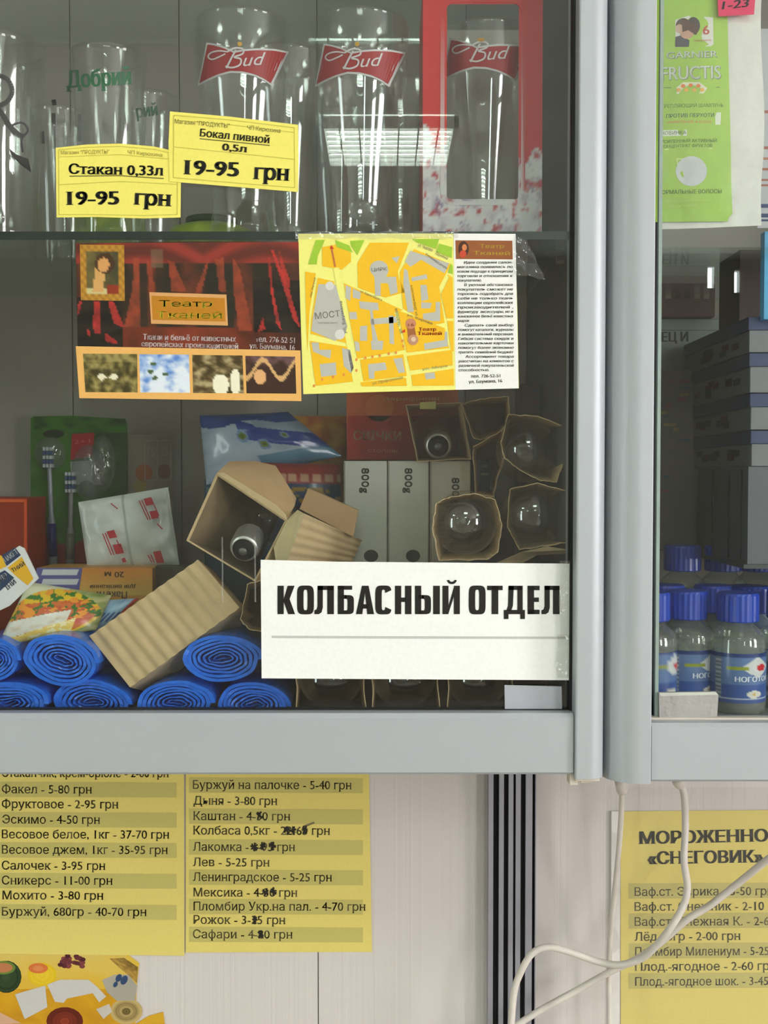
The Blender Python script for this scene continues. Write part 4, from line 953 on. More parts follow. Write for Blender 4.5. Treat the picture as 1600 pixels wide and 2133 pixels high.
def ribbed(mb, q, n, amp, out, th=.002, sharp=1):
    """corrugated board: q = 4 world corners a,b,c,d; ribs run a->b, repeated along a->d; out = outward normal"""
    a, b_, c, d = q; K = n*8; vs = []; fs = []
    for k in range(K+1):
        v = k/K; h = out*(amp*(.5+.5*math.cos(v*n*2*PI)))
        p, r = a*(1-v)+d*v+h, b_*(1-v)+c*v+h; vs += [p, r, p-out*(th+h.length), r-out*(th+h.length)]
    for k in range(K):
        o = 4*k; fs += [(o, o+1, o+5, o+4), (o+2, o+6, o+7, o+3), (o, o+4, o+6, o+2), (o+1, o+3, o+7, o+5)]
    fs += [(0, 2, 3, 1), (4*K, 4*K+1, 4*K+3, 4*K+2)]
    mb.add(vs, fs)
GB = 'crumpled open cardboard bulb boxes'
# three standing bulbs on the right
tube_box('open cardboard bulb box, uppermost right, clear bulb showing in its mouth', [(1058, 863), (1120, 866), (1180, 890), (1176, 960), (1160, 1005), (1125, 1002), (1080, 978), (1050, 955), (1042, 922)],
         [(1062, 880), (1105, 880), (1150, 895), (1146, 960), (1130, 990), (1105, 985), (1070, 970), (1056, 950), (1052, 925)], GB, Yf=[.075, .07, .066, .06, .05, .05, .055, .062, .07], Yb=.17)
bulb(P(1107, 938, .070), Vector((.0, 1, -.02)), 'clear bulb in the uppermost right cardboard box')
tube_box('open cardboard bulb box just above the white sign, left of its twin', [(908, 1048), (938, 1034), (988, 1027), (1032, 1040), (1047, 1092), (1038, 1150), (1016, 1166), (914, 1168), (900, 1100)],
         [(918, 1052), (942, 1042), (982, 1036), (1018, 1046), (1030, 1092), (1022, 1140), (1006, 1152), (924, 1154), (912, 1100)], GB, Yf=[.04, .04, .045, .042, .04, .038, .036, .035, .038], Yb=.14)
bulb(P(973, 1093, .035), Vector((.01, 1, .02)), 'clear bulb in the cardboard box just above the white sign')
tube_box('open cardboard bulb box close to the aluminium stile, level with its left twin', [(1062, 1018), (1120, 1005), (1186, 1024), (1190, 1060), (1188, 1130), (1140, 1138), (1082, 1146), (1056, 1098)],
         [(1066, 1030), (1118, 1020), (1172, 1034), (1176, 1064), (1172, 1124), (1132, 1130), (1086, 1134), (1066, 1096)], GB, Yf=[.055, .05, .045, .042, .04, .045, .05, .052], Yb=.15)
bulb(P(1122, 1076, .045), Vector((-.01, 1, .0)), 'clear bulb close to the aluminium stile, level with its left twin')
# the box flap in front lower right and the cap of a box seen at the edge
mb = MB(); q = [P(1035, 1172, .035), P(1085, 1150, .03), P(1140, 1138, .028), P(1190, 1146, .03), P(1190, 1153, .034), P(1120, 1156, .04), P(1090, 1172, .04)]
mb.slab(q, .001); tag(mb.build('cardboard_flap', CARD), 'curled strip of torn cardboard directly above the sign at the right', 'cardboard')
# box in the back row with the screw base towards the viewer
tube_box('upright square bulb box in front of the candle box', [(845, 843), (962, 838), (982, 957), (869, 962)], [(852, 852), (952, 850), (964, 950), (872, 952)], 'square bulb boxes with screw bases facing out', Yf=.13, Yb=.2)
bulb(P(918, 925, .13)+Vector((0, .0735+.03, .014)), Vector((-.02, -1, -.16)), 'bulb with its screw base facing out, in front of the red candle box')
mb = MB(); mb.slab([P(875, 838, .129), P(908, 836, .129), P(908, 852, .128), P(875, 852, .128)], .0005, (196, 188, 110))
tag(mb.build('price_slip', PRT), 'small yellow slip on the upper edge of the back row bulb box', 'paper')
tube_box('flattened open cardboard box between the square bulb box and the uppermost bulb', [(962, 842), (1000, 830), (1060, 825), (1062, 880), (1040, 905), (1000, 917), (985, 912)], [(968, 850), (1000, 842), (1050, 838), (1052, 880), (1035, 896), (1000, 908), (986, 900)], GB, Yf=.12, Yb=.2)
tube_box('small cardboard sleeve standing behind the twin bulbs, opening dark', [(985, 930), (1046, 895), (1052, 950), (1034, 1010), (1030, 1036), (990, 1030), (985, 960)], [(992, 940), (1040, 910), (1044, 950), (1028, 1005), (1022, 1026), (996, 1022), (992, 965)], GB, Yf=.1, Yb=.17)
# crate of bulbs under the sign
for k, (x0, x1) in enumerate(((610, 765), (768, 922), (926, 1078))):
    cxk = (x0+x1)/2+8; pos = ('left', 'middle', 'right')[k]
    tube_box('square cardboard bulb box under the white sign, %s one of the bottom three' % pos, [(x0, 1345), (x1-2, 1345), (x1-2-(8 if k else 4), 1420), (x1, 1512), (x0+4, 1512), (x0+8, 1430)], [(x0+10, 1352), (x1-12, 1352), (x1-14, 1420), (x1-12, 1492), (x0+12, 1492), (x0+14, 1430)], 'bulb boxes under the sign', Yf=.022, Yb=.13)
    bulb(P(cxk-10, 1421, .026), Vector((0, 1, 0)), 'bulb peeking out below the white sign, %s one of the bottom three' % pos, R=.0285)
mb = MB(); mb.box(X(1030, .1), X(1185, .1), .145, .25, FZ, Z(1170, .145), (96, 84, 64)); 
t = thing('shipping_carton', 'dark brown carton low behind the bulb boxes on the right', 'carton', tuple(P(1100, 1200, .145)))
mb.build('box', PRT, t)
mb = MB(); mb.box(X(612, .1), X(1120, .1), .03, .125, Z(1338, .03), Z(1200, .03)+.004, (120, 100, 74))
t = thing('shipping_carton', 'flat brown carton hidden behind the white sign, carrying the bulb boxes', 'carton', tuple(P(900, 1300, .03))); mb.build('box', PRT, t)
for x0, x1, y0, y1, Y, c, lb in ((1085, 1185, 800, 1010, .2, (74, 64, 50), 'dark carton in the far right corner behind the uppermost bulb'), (985, 1024, 955, 1160, .16, (120, 130, 160), 'narrow blue and white packet right of the white packets')):
    t, pr = carton('packet' if x0 == 985 else 'carton', lb, 'packet', x0, x1, y0, y1, Y, .05, c)
    if x0 == 985:
        pr.rect(1000, 958, 1020, 1020, (44, 60, 120), 1); pr.rect(1002, 985, 1018, 990, (190, 196, 206), 2); pr.rect(1003, 968, 1016, 974, (150, 160, 190), 2)
    else:
        for k in range(16): a = rr.uniform(1090, 1170); e = rr.uniform(810, 930); pr.rect(a, e, a+rr.uniform(6, 26), e+rr.uniform(3, 8), rr.choice([(96, 40, 40), (60, 84, 60), (90, 84, 50), (50, 66, 84)]), 1+k*.1)
    pr.build('print', t)
# open box in the centre, mouth towards the viewer
F = [(451, 986), (598, 1084), (532, 1212), (388, 1126)]; Yo = [.06, .035, .03, .045]
Fw = [P(x, y, Yo[i]) for i, (x, y) in enumerate(F)]
back_dir = P(752, 1124, .135)-P(628, 1066, .04)
t = thing('bulb_box', 'large open corrugated box in the centre, screw base of a bulb in its mouth', 'cardboard box', tuple(Fw[2]), GB)
cF = sum(Fw, Vector())/4
for i in range(4):
    j = (i+1) % 4; a, b_ = Fw[i], Fw[j]; ai, bi = a+(cF-a)*.045, b_+(cF-b_)*.045; mb = MB()
    mb.add([a, b_, b_+back_dir, a+back_dir, ai, bi, bi+back_dir, ai+back_dir], [(0, 3, 2, 1), (4, 5, 6, 7), (0, 1, 5, 4), (3, 7, 6, 2), (0, 4, 7, 3), (1, 2, 6, 5)])
    mb.build('side', CARD, t)
    ci = [p+(cF-p)*.05+back_dir*e for p, e in ((a, .01), (b_, .01), (b_, .99), (a, .99))]; mb = MB(); mb.add(ci, [(0, 1, 2, 3)]); mb.build('lining', CARD_SHADE, t)  # inner faces that carry the shade as a darker colour
mb = MB(); q = [P(632, 1069, .043), P(594, 1168, .033), P(730, 1180, .128), P(753, 1125, .132)]
nrm = (q[1]-q[0]).cross(q[3]-q[0]).normalized()
if nrm.y > 0: nrm = -nrm
mb = MB(); ribbed(mb, [q[0], q[3], q[2], q[1]], 5, .0011, nrm); mb.build('corrugated_side', CARD, t)['label'] = 'ribbed side board'
mb = MB(); mb.slab([P(598, 1084, .034), P(620, 1062, .036), P(634, 1070, .041), P(598, 1168, .031), P(575, 1172, .029), P(570, 1140, .029)], .0015); mb.build('fold', mat('cardboard_greenish_liner', (172, 160, 116), .85, 0, .06, 60), t)  # greenish tan fold of the board
mb = MB()
fl = [P(451, 986, .059), P(598, 1084, .034), P(614, 1052, .05), P(617, 1038, .055), P(592, 1000, .075), P(574, 970, .085), P(530, 960, .088), P(478, 961, .08)]
mb.slab(fl, .0015); mb.build('flap', mat('cardboard_outer', (196, 160, 116), .85, 0, .05, 50), t)
mb = MB(); mb.slab([P(451, 986, .0585), P(598, 1084, .0335), P(596, 1072, .036), P(576, 1052, .04), P(466, 984, .058)], .001); mb.build('flap_edge', CARD, t)
cbd = Vector((-.12, -1, -.42)).normalized()
bulb(P(505, 1150, .026)-cbd*.104, cbd, 'bulb with shiny screw base in the mouth of the large centre box')
mb = MB(); mb.slab([P(642, 1017, .1), P(746, 1063, .1), P(736, 1118, .1), P(624, 1060, .1)], .02)
tag(mb.build('cardboard_scrap', mat('cardboard_outer', (196, 160, 116), .85)), 'tan cardboard end showing behind the large centre box', 'cardboard')
tube_box('narrow cardboard sleeve between the centre box and the sign', [(500, 1290), (515, 1216), (560, 1205), (640, 1210), (640, 1318), (560, 1316), (520, 1312)], [(512, 1290), (520, 1226), (560, 1216), (620, 1220), (620, 1312), (560, 1310), (524, 1306)], GB, Yf=.03, Yb=.08)
# corrugated sleeve lying across the front
A_, B_, C_, D_2 = P(413, 1166, .045), P(500, 1266, .028), P(272, 1432, .022), P(187, 1325, .038)
t = thing('bulb_box', 'closed corrugated cardboard sleeve lying aslant across the blue bag rolls', 'cardboard box', tuple(C_), None)
nr = (B_-A_).cross(D_2-A_).normalized()
if nr.y > 0: nr = -nr
mb = MB(); ribbed(mb, [A_, B_, C_, D_2], 11, .0015, nr, .002); mb.build('corrugated_face', CARD, t)
mb = MB(); k = -nr*.046
def in_(a, s_=.002): return a-nr*s_
lo = [[in_(p) for p in (A_, B_, C_, D_2)], [in_(p)+k for p in (A_, B_, C_, D_2)]]
mb.loft(lo); mb.build('body', CARD, t)
# rolls of blue bags
BLUE = mat('blue_bag_film', (34, 112, 226), .26, 0, .12, 120, .5, 180, coat=.3)
def roll(cx, cy, rx, ry, rot, Y, L, label, turns=7, zfix=None):
    c = P(cx, cy, Y); k = (Y-CAMY)/FPX; rx, ry = rx*k, ry*k
    t = thing('bag_roll', label, 'roll of bags', (c.x, c.y, c.z-ry), 'rolls of blue plastic bags')
    n = turns*30; vs, fs = [], []; sd = cx*.37
    for i in range(n+1):
        u = i/n; a = u*turns*2*PI+rot; s_ = .16+.84*(1-u)
        for (d, yy) in ((0, 0), (.84/turns, 0), (.84/turns, L), (0, L)):
            q = s_*(1-d*.95)+(.05*noise.noise(Vector((math.cos(a)*1.6+sd, math.sin(a)*1.6, u*2.5)))+.018*noise.noise(Vector((a*2.2, sd, 1))))*(.4+.6*(1-u)**.3); wob = .0022*noise.noise(Vector((a*2+sd, u*7, 5)))
            x, z = rx*q*math.cos(a), ry*max(.03, q-.16*(1-q))*math.sin(a)+ry*.07*math.sin(math.cos(a)*2+sd)*(1-q)
            xr, zr = x*math.cos(rot)+z*math.sin(rot)*1.0, -x*math.sin(rot)+z*math.cos(rot)
            vs.append(c+Vector((xr, yy+wob+.004*u, zr)))
    for i in range(n):
        for j in range(4): fs.append((4*i+j, 4*i+(j+1) % 4, 4*i+4+(j+1) % 4, 4*i+4+j))
    fs += [(0, 1, 2, 3), tuple(4*n+j for j in (3, 2, 1, 0))]
    mb = MB(); mb.add(vs, fs); mb.build('film', BLUE, t)
    mb = MB(); m_ = 24
    mb.loft([[c+Vector((rx*.84*math.cos(a*2*PI/m_)*math.cos(rot)+ry*.84*math.sin(a*2*PI/m_)*math.sin(rot), yy, -rx*.84*math.cos(a*2*PI/m_)*math.sin(rot)+ry*.84*math.sin(a*2*PI/m_)*math.cos(rot))) for a in range(m_)] for yy in (.012, L-.002)])
    mb.build('core', mat('deep_blue_film', (10, 44, 130), .5), t)
    return t
for a in ((127, 1376, 84, 57, .18, .02, .16, 'blue bag roll in the upper row, left of the corrugated sleeve'), (462, 1373, 86, 53, 0, .02, .16, 'blue bag roll in the upper row, left of the white sign'), (-18, 1374, 62, 50, .1, .02, .16, 'blue bag roll at the left edge of frame, upper row'),
          (15, 1466, 88, 50, 0, .022, .17, 'blue bag roll at the left edge of frame, bottom row'), (190, 1464, 86, 50, .1, .026, .17, 'blue bag roll in the bottom row under the upper left roll'), (364, 1466, 84, 50, -.05, .022, .17, 'blue bag roll in the bottom row under the corrugated sleeve'),
          (528, 1470, 80, 50, .08, .026, .17, 'blue bag roll in the bottom row next to the bottom bulb boxes')):
    roll(*a)
# soft packs: pillow shaped print surfaces
def pillow(name, label, cat, q, Y, th, fn, m=None, nx=40, ny=30, Yg=(0, 0), group=None, crinkle=.0, part='bag'):
    """q: 4 pixel corners clockwise from top left; Y depth of the seams; th bulge towards the viewer; Yg: depth change across u and v"""
    def at(u, v, s_):
        x = (q[0][0]*(1-u)+q[1][0]*u)*(1-v)+(q[3][0]*(1-u)+q[2][0]*u)*v; y = (q[0][1]*(1-u)+q[1][1]*u)*(1-v)+(q[3][1]*(1-u)+q[2][1]*u)*v
        b_ = (math.sin(PI*u)*math.sin(PI*v))**.5 if 0 < u < 1 and 0 < v < 1 else 0
        return P(x, y, Y+Yg[0]*u+Yg[1]*v)+Vector((0, -s_*th*b_-(crinkle*noise.noise(Vector((u*6, v*5, len(label)))) if s_ > 0 else 0), 0))
    c = at(.5, .5, 0); t = thing(name, label, cat, (c.x, c.y, at(.5, 1, 0).z), group)
    mb = MB(); mb.grid(lambda u, v: at(u, v, 1), nx, ny, fn); mb.grid(lambda u, v: at(1-u, v, -1)+Vector((0, .0004, 0)), 8, 8, lambda u, v: fn(1-u, v))
    mb.build(part, m or PRF, t, smooth=True); return t, (lambda x, y: P(x, y, Y-th-crinkle))
def wipes(u, v):
    w = .12*math.sin(u*5)
    if v < .17+.05*math.sin(u*9): return (24, 66, 140)
    c = mix((176, 190, 206), (150, 172, 196), fb(u*5, v*5))
    if u > .38 and .1+(.62*(u-.38)) < v < .42+(.62*(u-.38)): c = (20, 62, 150)
    if u > .55 and v < .25+.5*(u-.55): c = (150, 168, 190) if v > .4*(u-.5) else (24, 66, 140)
    for a, b_, r in ((.40, .38, .055), (.55, .56, .05), (.76, .45, .035)):
        d = math.hypot((u-a)*2.0, v-b_)
        if d < r*1.9: c = (120, 150, 190)
        if d < r*1.2: c = (104, 128, 40)
        if d < r*.4: c = (60, 74, 24)
    if u > .45 and v > .72: c = mix(c, (60, 116, 150), .7)
    return c
pillow('wet_wipes_pack', 'blue and white soft pack with green daisies, standing behind the large centre box', 'pack', [(416, 866), (600, 858), (712, 950), (430, 1010)], .19, .022, wipes, crinkle=.002, nx=70, ny=50)
def redp(u, v):
    c = (34, 60, 96) if (v > .45) else (150, 42, 40)
    if .22 < v < .38 and (int(u*26) % 3) and u > .2: c = (196, 150, 120)
    if v > .5 and fb(u*7, v*6, 3) > .12: c = (150, 120, 40)
    return c
pillow('red_blue_pack', 'dark red and navy pack under the daisy pack, left of the white packets', 'pack', [(500, 962), (708, 968), (712, 1060), (500, 1060)], .175, .012, redp, nx=50, ny=24)
def yelp(u, v):
    return mix((196, 150, 44), (170, 84, 36), .5+fb(u*4, v*3, 7)*1.6) if u > .1 else (40, 60, 100)
t, pr = carton('yellow_packet', 'yellow and orange packet at the back, between the daisy pack and the candle box', 'packet', 540, 722, 866, 960, .235, .03, (180, 130, 50))
pr.grid([(541, 867), (721, 867), (721, 960), (541, 960)], 30, 14, yelp); pr.build('print', t)
t, pr = carton('teal_box', 'dark teal box seen through and behind the large centre box', 'box', 425, 620, 1000, 1100, .2, .04, (44, 74, 96))
for k in range(8): pr.rect(430+k*22, 1010+rr.uniform(0, 20), 444+k*22, 1030+rr.uniform(0, 20), mix((70, 110, 120), (120, 150, 130), rr.random()), 1)
pr.build('print', t)
# toothbrush blister
t = thing('toothbrush_pack', 'green carded blister pack of toothbrushes with a red tag, leaning on the cabinet back', 'toothbrush pack', tuple(P(164, 1190, .27)))
BY = .265; mb = MB(); mb.slab([P(x, y, BY) for x, y in ((64, 872), (70, 867), (150, 866), (258, 872), (265, 880), (263, 1200), (64, 1200))], .0006, (62, 118, 30)); 
mb.build('card', PRT, t)
pr = Print(plane(BY))
pr.grid([(64, 900), (264, 900), (264, 1200), (64, 1200)], 40, 60, lambda u, v: mix(mix((64, 120, 34), (30, 64, 24), u*.9+fb(u*4, v*4)*.4), (130, 30, 30), 1 if v > .62+.16*math.sin(u*4) and u < .9 else 0), 1)
pr.grid([(70, 868), (262, 872), (262, 902), (70, 898)], 30, 6, lambda u, v: mix((58, 120, 26), (34, 70, 24), fb(u*6, v*2)+.3), 1)
pr.ell(112, 904, 22, 9, (30, 44, 20), 2); pr.poly([(150, 904), (197, 901), (193, 950), (147, 958)], (170, 24, 40), 3); pr.text('2+1', (155, 925), (188, 922), 8, (200, 90, 90), 4)
pr.poly([(146, 962), (196, 958), (212, 1010), (150, 1010)], (150, 156, 150), 2); pr.ell(180, 1018, 17, 17, (44, 84, 56), 3)
pr.build('print', t)
for (x0, y0, x1, y1, hc, gc) in ((102, 958, 112, 1180, (150, 152, 160), (40, 36, 120)), (148, 1010, 146, 1180, (150, 150, 146), (120, 116, 104))):
    pts = [P(x0+(x1-x0)*k/10, y0+(y1-y0)*k/10, BY-.006) for k in range(11)]
    mb = MB(); mb.tube(pts, lambda i: .0026 if i < 6 else .0045, 10, hc if True else None); o = mb.build('toothbrush', PRG, t, smooth=True)
    mb = MB(); mb.tube([pts[6]+Vector((0, -.001, 0)), pts[7]+Vector((0, -.002, 0)), pts[8]+Vector((0, -.002, 0)), pts[9]], .0048, 10, gc); mb.build('grip', PRG, o, smooth=True)
    mb = MB(); a = P(x0, y0, BY-.009)
    for r_ in range(5):
        for c_ in range(3): mb.box(a.x-.005+c_*.0035, a.x-.0025+c_*.0035, a.y-.005, a.y+.003, a.z-.008+r_*.0045, a.z-.0045+r_*.0045, (60, 84, 130) if r_ % 2 else (190, 196, 200))
    mb.build('bristles', PRT, o)
for cx, cy, rx, ry in ((105, 945, 33, 36), (185, 985, 36, 60), (215, 965, 28, 60)):
    mb = MB(); c = P(cx, cy, BY-.001); kk = (BY-CAMY)/FPX
    pf = [(math.cos(a*PI/12), math.sin(a*PI/12)) for a in range(0, 7)]
    mb.loft([[c+Vector((rx*kk*r*math.cos(b_*2*PI/24), -.012*h, ry*kk*r*math.sin(b_*2*PI/24))) for b_ in range(24)] for r, h in pf[:-1]]); mb.build('blister_dome', FILM, t, smooth=True)
t, pr = sheet('clear_pack', 'faint clear blister with small orange discs, right of the toothbrush pack', 'blister pack', [(266, 905), (360, 905), (360, 1200), (266, 1200)], .27, .0006, (132, 122, 108))
for x, y, r, c in ((300, 985, 18, (150, 84, 50)), (342, 982, 15, (116, 76, 62)), (292, 1012, 14, (140, 124, 60))): pr.ell(x, y, r, r, c, 1)
pr.frame([(302, 918), (356, 918), (356, 1000), (302, 1000)], 2, (150, 142, 126), 2); pr.line([(328, 918), (328, 1000)], 2, (150, 142, 126), 2); pr.text('15', (308, 950), (322, 950), 20, (150, 142, 126), 2); pr.text('25', (334, 950), (350, 950), 20, (150, 142, 126), 2)
pr.build('print', t)
# white sachets
def sach(u, v):
    c = mix((214, 218, 212), (190, 196, 190), fb(u*3, v*3)+.3)
    if abs(u-.5) < .014: c = (164, 172, 166)
    return c
t, _ = pillow('white_sachet', 'pair of joined white sachets with red marks, in front of the toothbrush pack', 'sachet', [(163, 1046), (350, 1015), (374, 1178), (182, 1182)], .15, .008, sach, crinkle=.0025, nx=44, ny=30)
pr = Print(lambda x, y: P(x, y, .139)); T = crop(0, 820, .2625); RM = (176, 44, 54)
for q in ([(845, 1095), (905, 1080), (930, 1140), (870, 1150)], [(895, 1200), (960, 1190), (985, 1265), (920, 1275)], [(1140, 835), (1200, 820), (1215, 880), (1160, 890)], [(1185, 935), (1240, 925), (1262, 985), (1205, 995)], [(1215, 1255), (1275, 1245), (1305, 1340), (1245, 1345)], [(965, 1310), (990, 1300), (1005, 1335), (975, 1340)]): pr.poly(T(*q), RM, 1)
for q in ([(815, 1110), (885, 1280)], [(835, 1105), (905, 1280)], [(925, 1160), (975, 1255)], [(1105, 850), (1175, 1000)], [(1125, 845), (1195, 1000)], [(1175, 1280), (1205, 1340)], [(1195, 1275), (1225, 1340)], [(1200, 830), (1262, 970)], [(880, 870), (935, 915)], [(1245, 1030), (1290, 1075)]): pr.line(T(*q), 2.2, RM, 1)
pr.build('red_marks', t)
# orange box, boxes of baking bags and food bag on the left
t, pr = carton('orange_box', 'translucent looking orange red box at the left edge', 'box', -40, 57, 1036, 1200, .16, .06, (150, 44, 16))
pr.rect(-40, 1040, 50, 1046, (220, 96, 40), 1); pr.rect(50, 1040, 56, 1200, (214, 80, 34), 1); pr.build('print', t)
t, pr = carton('baking_bag_box', 'long box, purple at one end and orange at the other, lettering upside down', 'box', 76, 318, 1183, 1262, .115, .05, (206, 150, 70))
pr.poly([(76, 1183), (172, 1183), (160, 1262), (76, 1262)], (96, 92, 150), 1)
for y0 in (1186, 1206): pr.poly([(90, y0), (165, y0), (160, y0+12), (86, y0+12)], (206, 206, 206), 2)
def flipped(pr, s_, x0, x1, y, h, col, l=3):
    vs, fs = text_mesh(s_); xs_ = [v[0] for v in vs]; w = max(xs_)-min(xs_)
    for o in (0, 1): pr.mb.add([pr.at(x1-(v[0]-min(xs_))/w*(x1-x0)+o, y+v[1]/.72*h, l) for v in vs], fs, col)
pr.grid([(172, 1183), (317, 1183), (317, 1240), (166, 1240)], 10, 8, lambda u, v: mix((206, 130, 56), (214, 178, 90), v), 1)
flipped(pr, '20 м', 218, 258, 1191, 12, (96, 72, 50)); flipped(pr, 'для випікання', 188, 282, 1218, 9, (110, 84, 56)); flipped(pr, 'Пакети', 202, 264, 1232, 14, (110, 92, 76))
pr.build('lettering', t)
t, pr = carton('dark_box', 'plain dark box right of the orange end of the baking bag box', 'box', 320, 400, 1180, 1300, .13, .04, (72, 66, 56))
def lab(u, v):
    return (236, 178, 30) if (v > .35) else (40, 60, 96)
t, pr = sheet('folded_label', 'folded white, navy and yellow product label standing at the left edge', 'label', [(-40, 1190), (40, 1137), (50, 1142), (80, 1205), (20, 1262), (-40, 1290)], .05, .002, (228, 228, 226))
T = crop(0, 1130, .35)
pr.poly(T((-60, 60), (-20, 70), (20, 110), (-60, 130)), (236, 178, 30), 1); pr.poly(T((10, 75), (90, 30), (125, 75), (40, 140)), (38, 58, 92), 1); pr.poly(T((45, 150), (130, 85), (200, 215), (165, 255), (90, 195)), (236, 180, 36), 1)
pr.poly(T((0, 75), (12, 80), (38, 145), (0, 160)), (240, 184, 30), 2); pr.poly(T((0, 180), (40, 160), (85, 210), (0, 290)), (38, 58, 92), 2)
pr.text('ПАКЕТ', *T((35, 118), (112, 62)), 11, (224, 226, 226), 3, bold=.05); pr.text('ТНИЙ', *T((78, 180), (152, 135)), 9, (60, 70, 90), 3, bold=.05); pr.text('РІР', *T((5, 240), (52, 205)), 12, (224, 226, 226), 3, bold=.05); pr.text('ІНИ', *T((45, 285), (100, 240)), 10, (60, 70, 90), 3, bold=.05)
pr.line(T((20, 150), (165, 265)), 4, (232, 232, 230), 4); pr.build('lettering', t)
def food(u, v):
    x, y = u*700, v*420
    d = ((u-.48)/.5)**2+((v-.52)/.5)**2
    if d > 1: return mix((196, 190, 140), (120, 140, 70), fb(u*4, v*4)+.4) if u > .5 else (206, 206, 176)
    n1 = fb(u*7, v*6, 3); n2 = fb(u*9+5, v*8, 8)
    c = (226, 186, 44) if v < .35-.25*u or d > .8 else mix((206, 110, 52), (188, 60, 36), n1+.4)
    if n2 > .12 and v < .6: c = (60, 116, 44)
    if n1 > .25 and v < .6: c = (232, 150, 50)
    if .62-.35*u < v < .86-.35*u+.05 and u < .66: c = mix((222, 220, 206), (200, 170, 130), n1)
    if v > .95-.5*u and u < .75: c = (228, 196, 96) if n2 > -.1 else (238, 226, 170)
    return c
pillow('freezer_bag_pack', 'food bag pack picturing vegetables and a white dish, on the left bag rolls', 'pack', [(60, 1212), (232, 1240), (200, 1312), (-8, 1348)], .055, .012, food, m=PRG, nx=90, ny=60, Yg=(.02, -.02))
def lblue(u, v):
    c = mix((168, 198, 222), (120, 164, 206), fb(u*6, v*3)+.3)
    if .3 < v < .6 and int(u*14) % 2: c = (60, 96, 160)
    if u > .85 and v < .4: c = (190, 60, 50)
    return c
pillow('light_blue_pack', 'pale blue soft pack tucked between the vegetable pack and the corrugated sleeve', 'pack', [(222, 1250), (290, 1246), (215, 1326), (150, 1326)], .075, .01, lblue, nx=40, ny=20)
# ------------------------------------------------------------------ right cabinet contents
CAPB = mat('blue_cap_plastic', (28, 66, 178), .35, 0, .05, 60, coat=.2)
BOTG = glass_mat('bottle_plastic', (.90, .93, .88), .07, .7, 3.0, white=.10)
LIQ = glass_mat('clear_liquid', (.86, .90, .84), .02, .3, 4.0, white=.16)
def bottle(x, Y, zb, label, detailed, sc=1.0, turn=0.0):
    R = .0235*sc; H = .083*sc; t = thing('remover_bottle', label, 'bottle', (x, Y, zb), 'small clear bottles with blue caps')
    M = Matrix.Translation((x, Y, zb))
    body = refine([(R*.9, 0), (R, .004*sc), (R, .03*sc), (R, .056*sc), (R*.93, .066*sc), (R*.62, .073*sc), (R*.5, .077*sc), (R*.5, H)], 4)
    mb = MB(); mb.lathe([(0, 0)]+body, 40, M); mb.build('bottle_body', BOTG, t, smooth=True)
    mb = MB(); mb.lathe([(0, .001)]+[(r-.0012, z+.0008) for r, z in body if z < .06*sc]+[(0, .06*sc)], 32, M); mb.build('liquid', LIQ, t, smooth=True)
    cr = R*.74; mb = MB(); n = 48; lo = []
    for r, z in ((.96, 0), (1, .001), (1, .0225*sc), (.95, .0245*sc), (.6, .025*sc)):
        lo.append([M @ Vector((cr*r*(1+(.018 if k % 2 else -.01) if 0 < z < .024 else 1)*math.cos(k*2*PI/n), cr*r*(1+(.018 if k % 2 else -.01) if 0 < z < .024 else 1)*math.sin(k*2*PI/n), H-.006*sc+z)) for k in range(n)])
    mb.loft(lo); mb.build('cap', CAPB, t)
    z0, z1 = .010*sc, .052*sc
    def lp(u, v):
        a = -PI/2+(u-.5)*PI*1.25+turn; return Vector((x+(R+.0003)*math.cos(a), Y+(R+.0003)*math.sin(a), zb+z1+(z0-z1)*v))
    def lc(u, v):
        if v < .07: return (40, 62, 120)
        c = (96, 124, 172) if v < .62 else (56, 88, 156)
        if v > .93: return (60, 86, 150)
        if .905 < v < .93: return (190, 200, 216)
        if .2 < u < .27: return (176, 182, 186) if int(v*24) % 2 else (110, 124, 140)
        if .8 < u < .9: return (176, 182, 200)
        du, dv = abs(u-.62), abs(v-.28)
        if du/.17+dv/.22 < 1: c = (214, 216, 214)
        if ((u-.66)/.06)**2+((v-.29)/.07)**2 < 1: c = (206, 40, 50)
        if abs(u-.42) < .1 and abs(v-.3) < .035: c = (150, 160, 50)
        if ((u-.58)/.075)**2+((v-.82)/.075)**2 < 1: c = (222, 220, 206)
        if ((u-.58)/.02)**2+((v-.82)/.025)**2 < 1: c = (210, 170, 70)
        return c
    mb = MB(); mb.grid(lp, 60 if detailed else 24, 44 if detailed else 14, lc)
    lbm = mb.build('label', PRG, t, smooth=True)
    if detailed:
        vs, fs = text_mesh('НОГОТОК'); xs_ = [v[0] for v in vs]; w = max(xs_)-min(xs_); mb = MB()
        for o in (0, .006):
            mb.add([lp(.40+o+(v[0]-min(xs_))/w*.36, .56-v[1]/.72*.1)+(lp(.40+(v[0]-min(xs_))/w*.36, .5)-Vector((x, Y, lp(.5, .5).z))).normalized()*.0003 for v in vs], fs, (226, 232, 240))
        mb.build('lettering', PRG, lbm)
    return t
zB = zf2+.0002
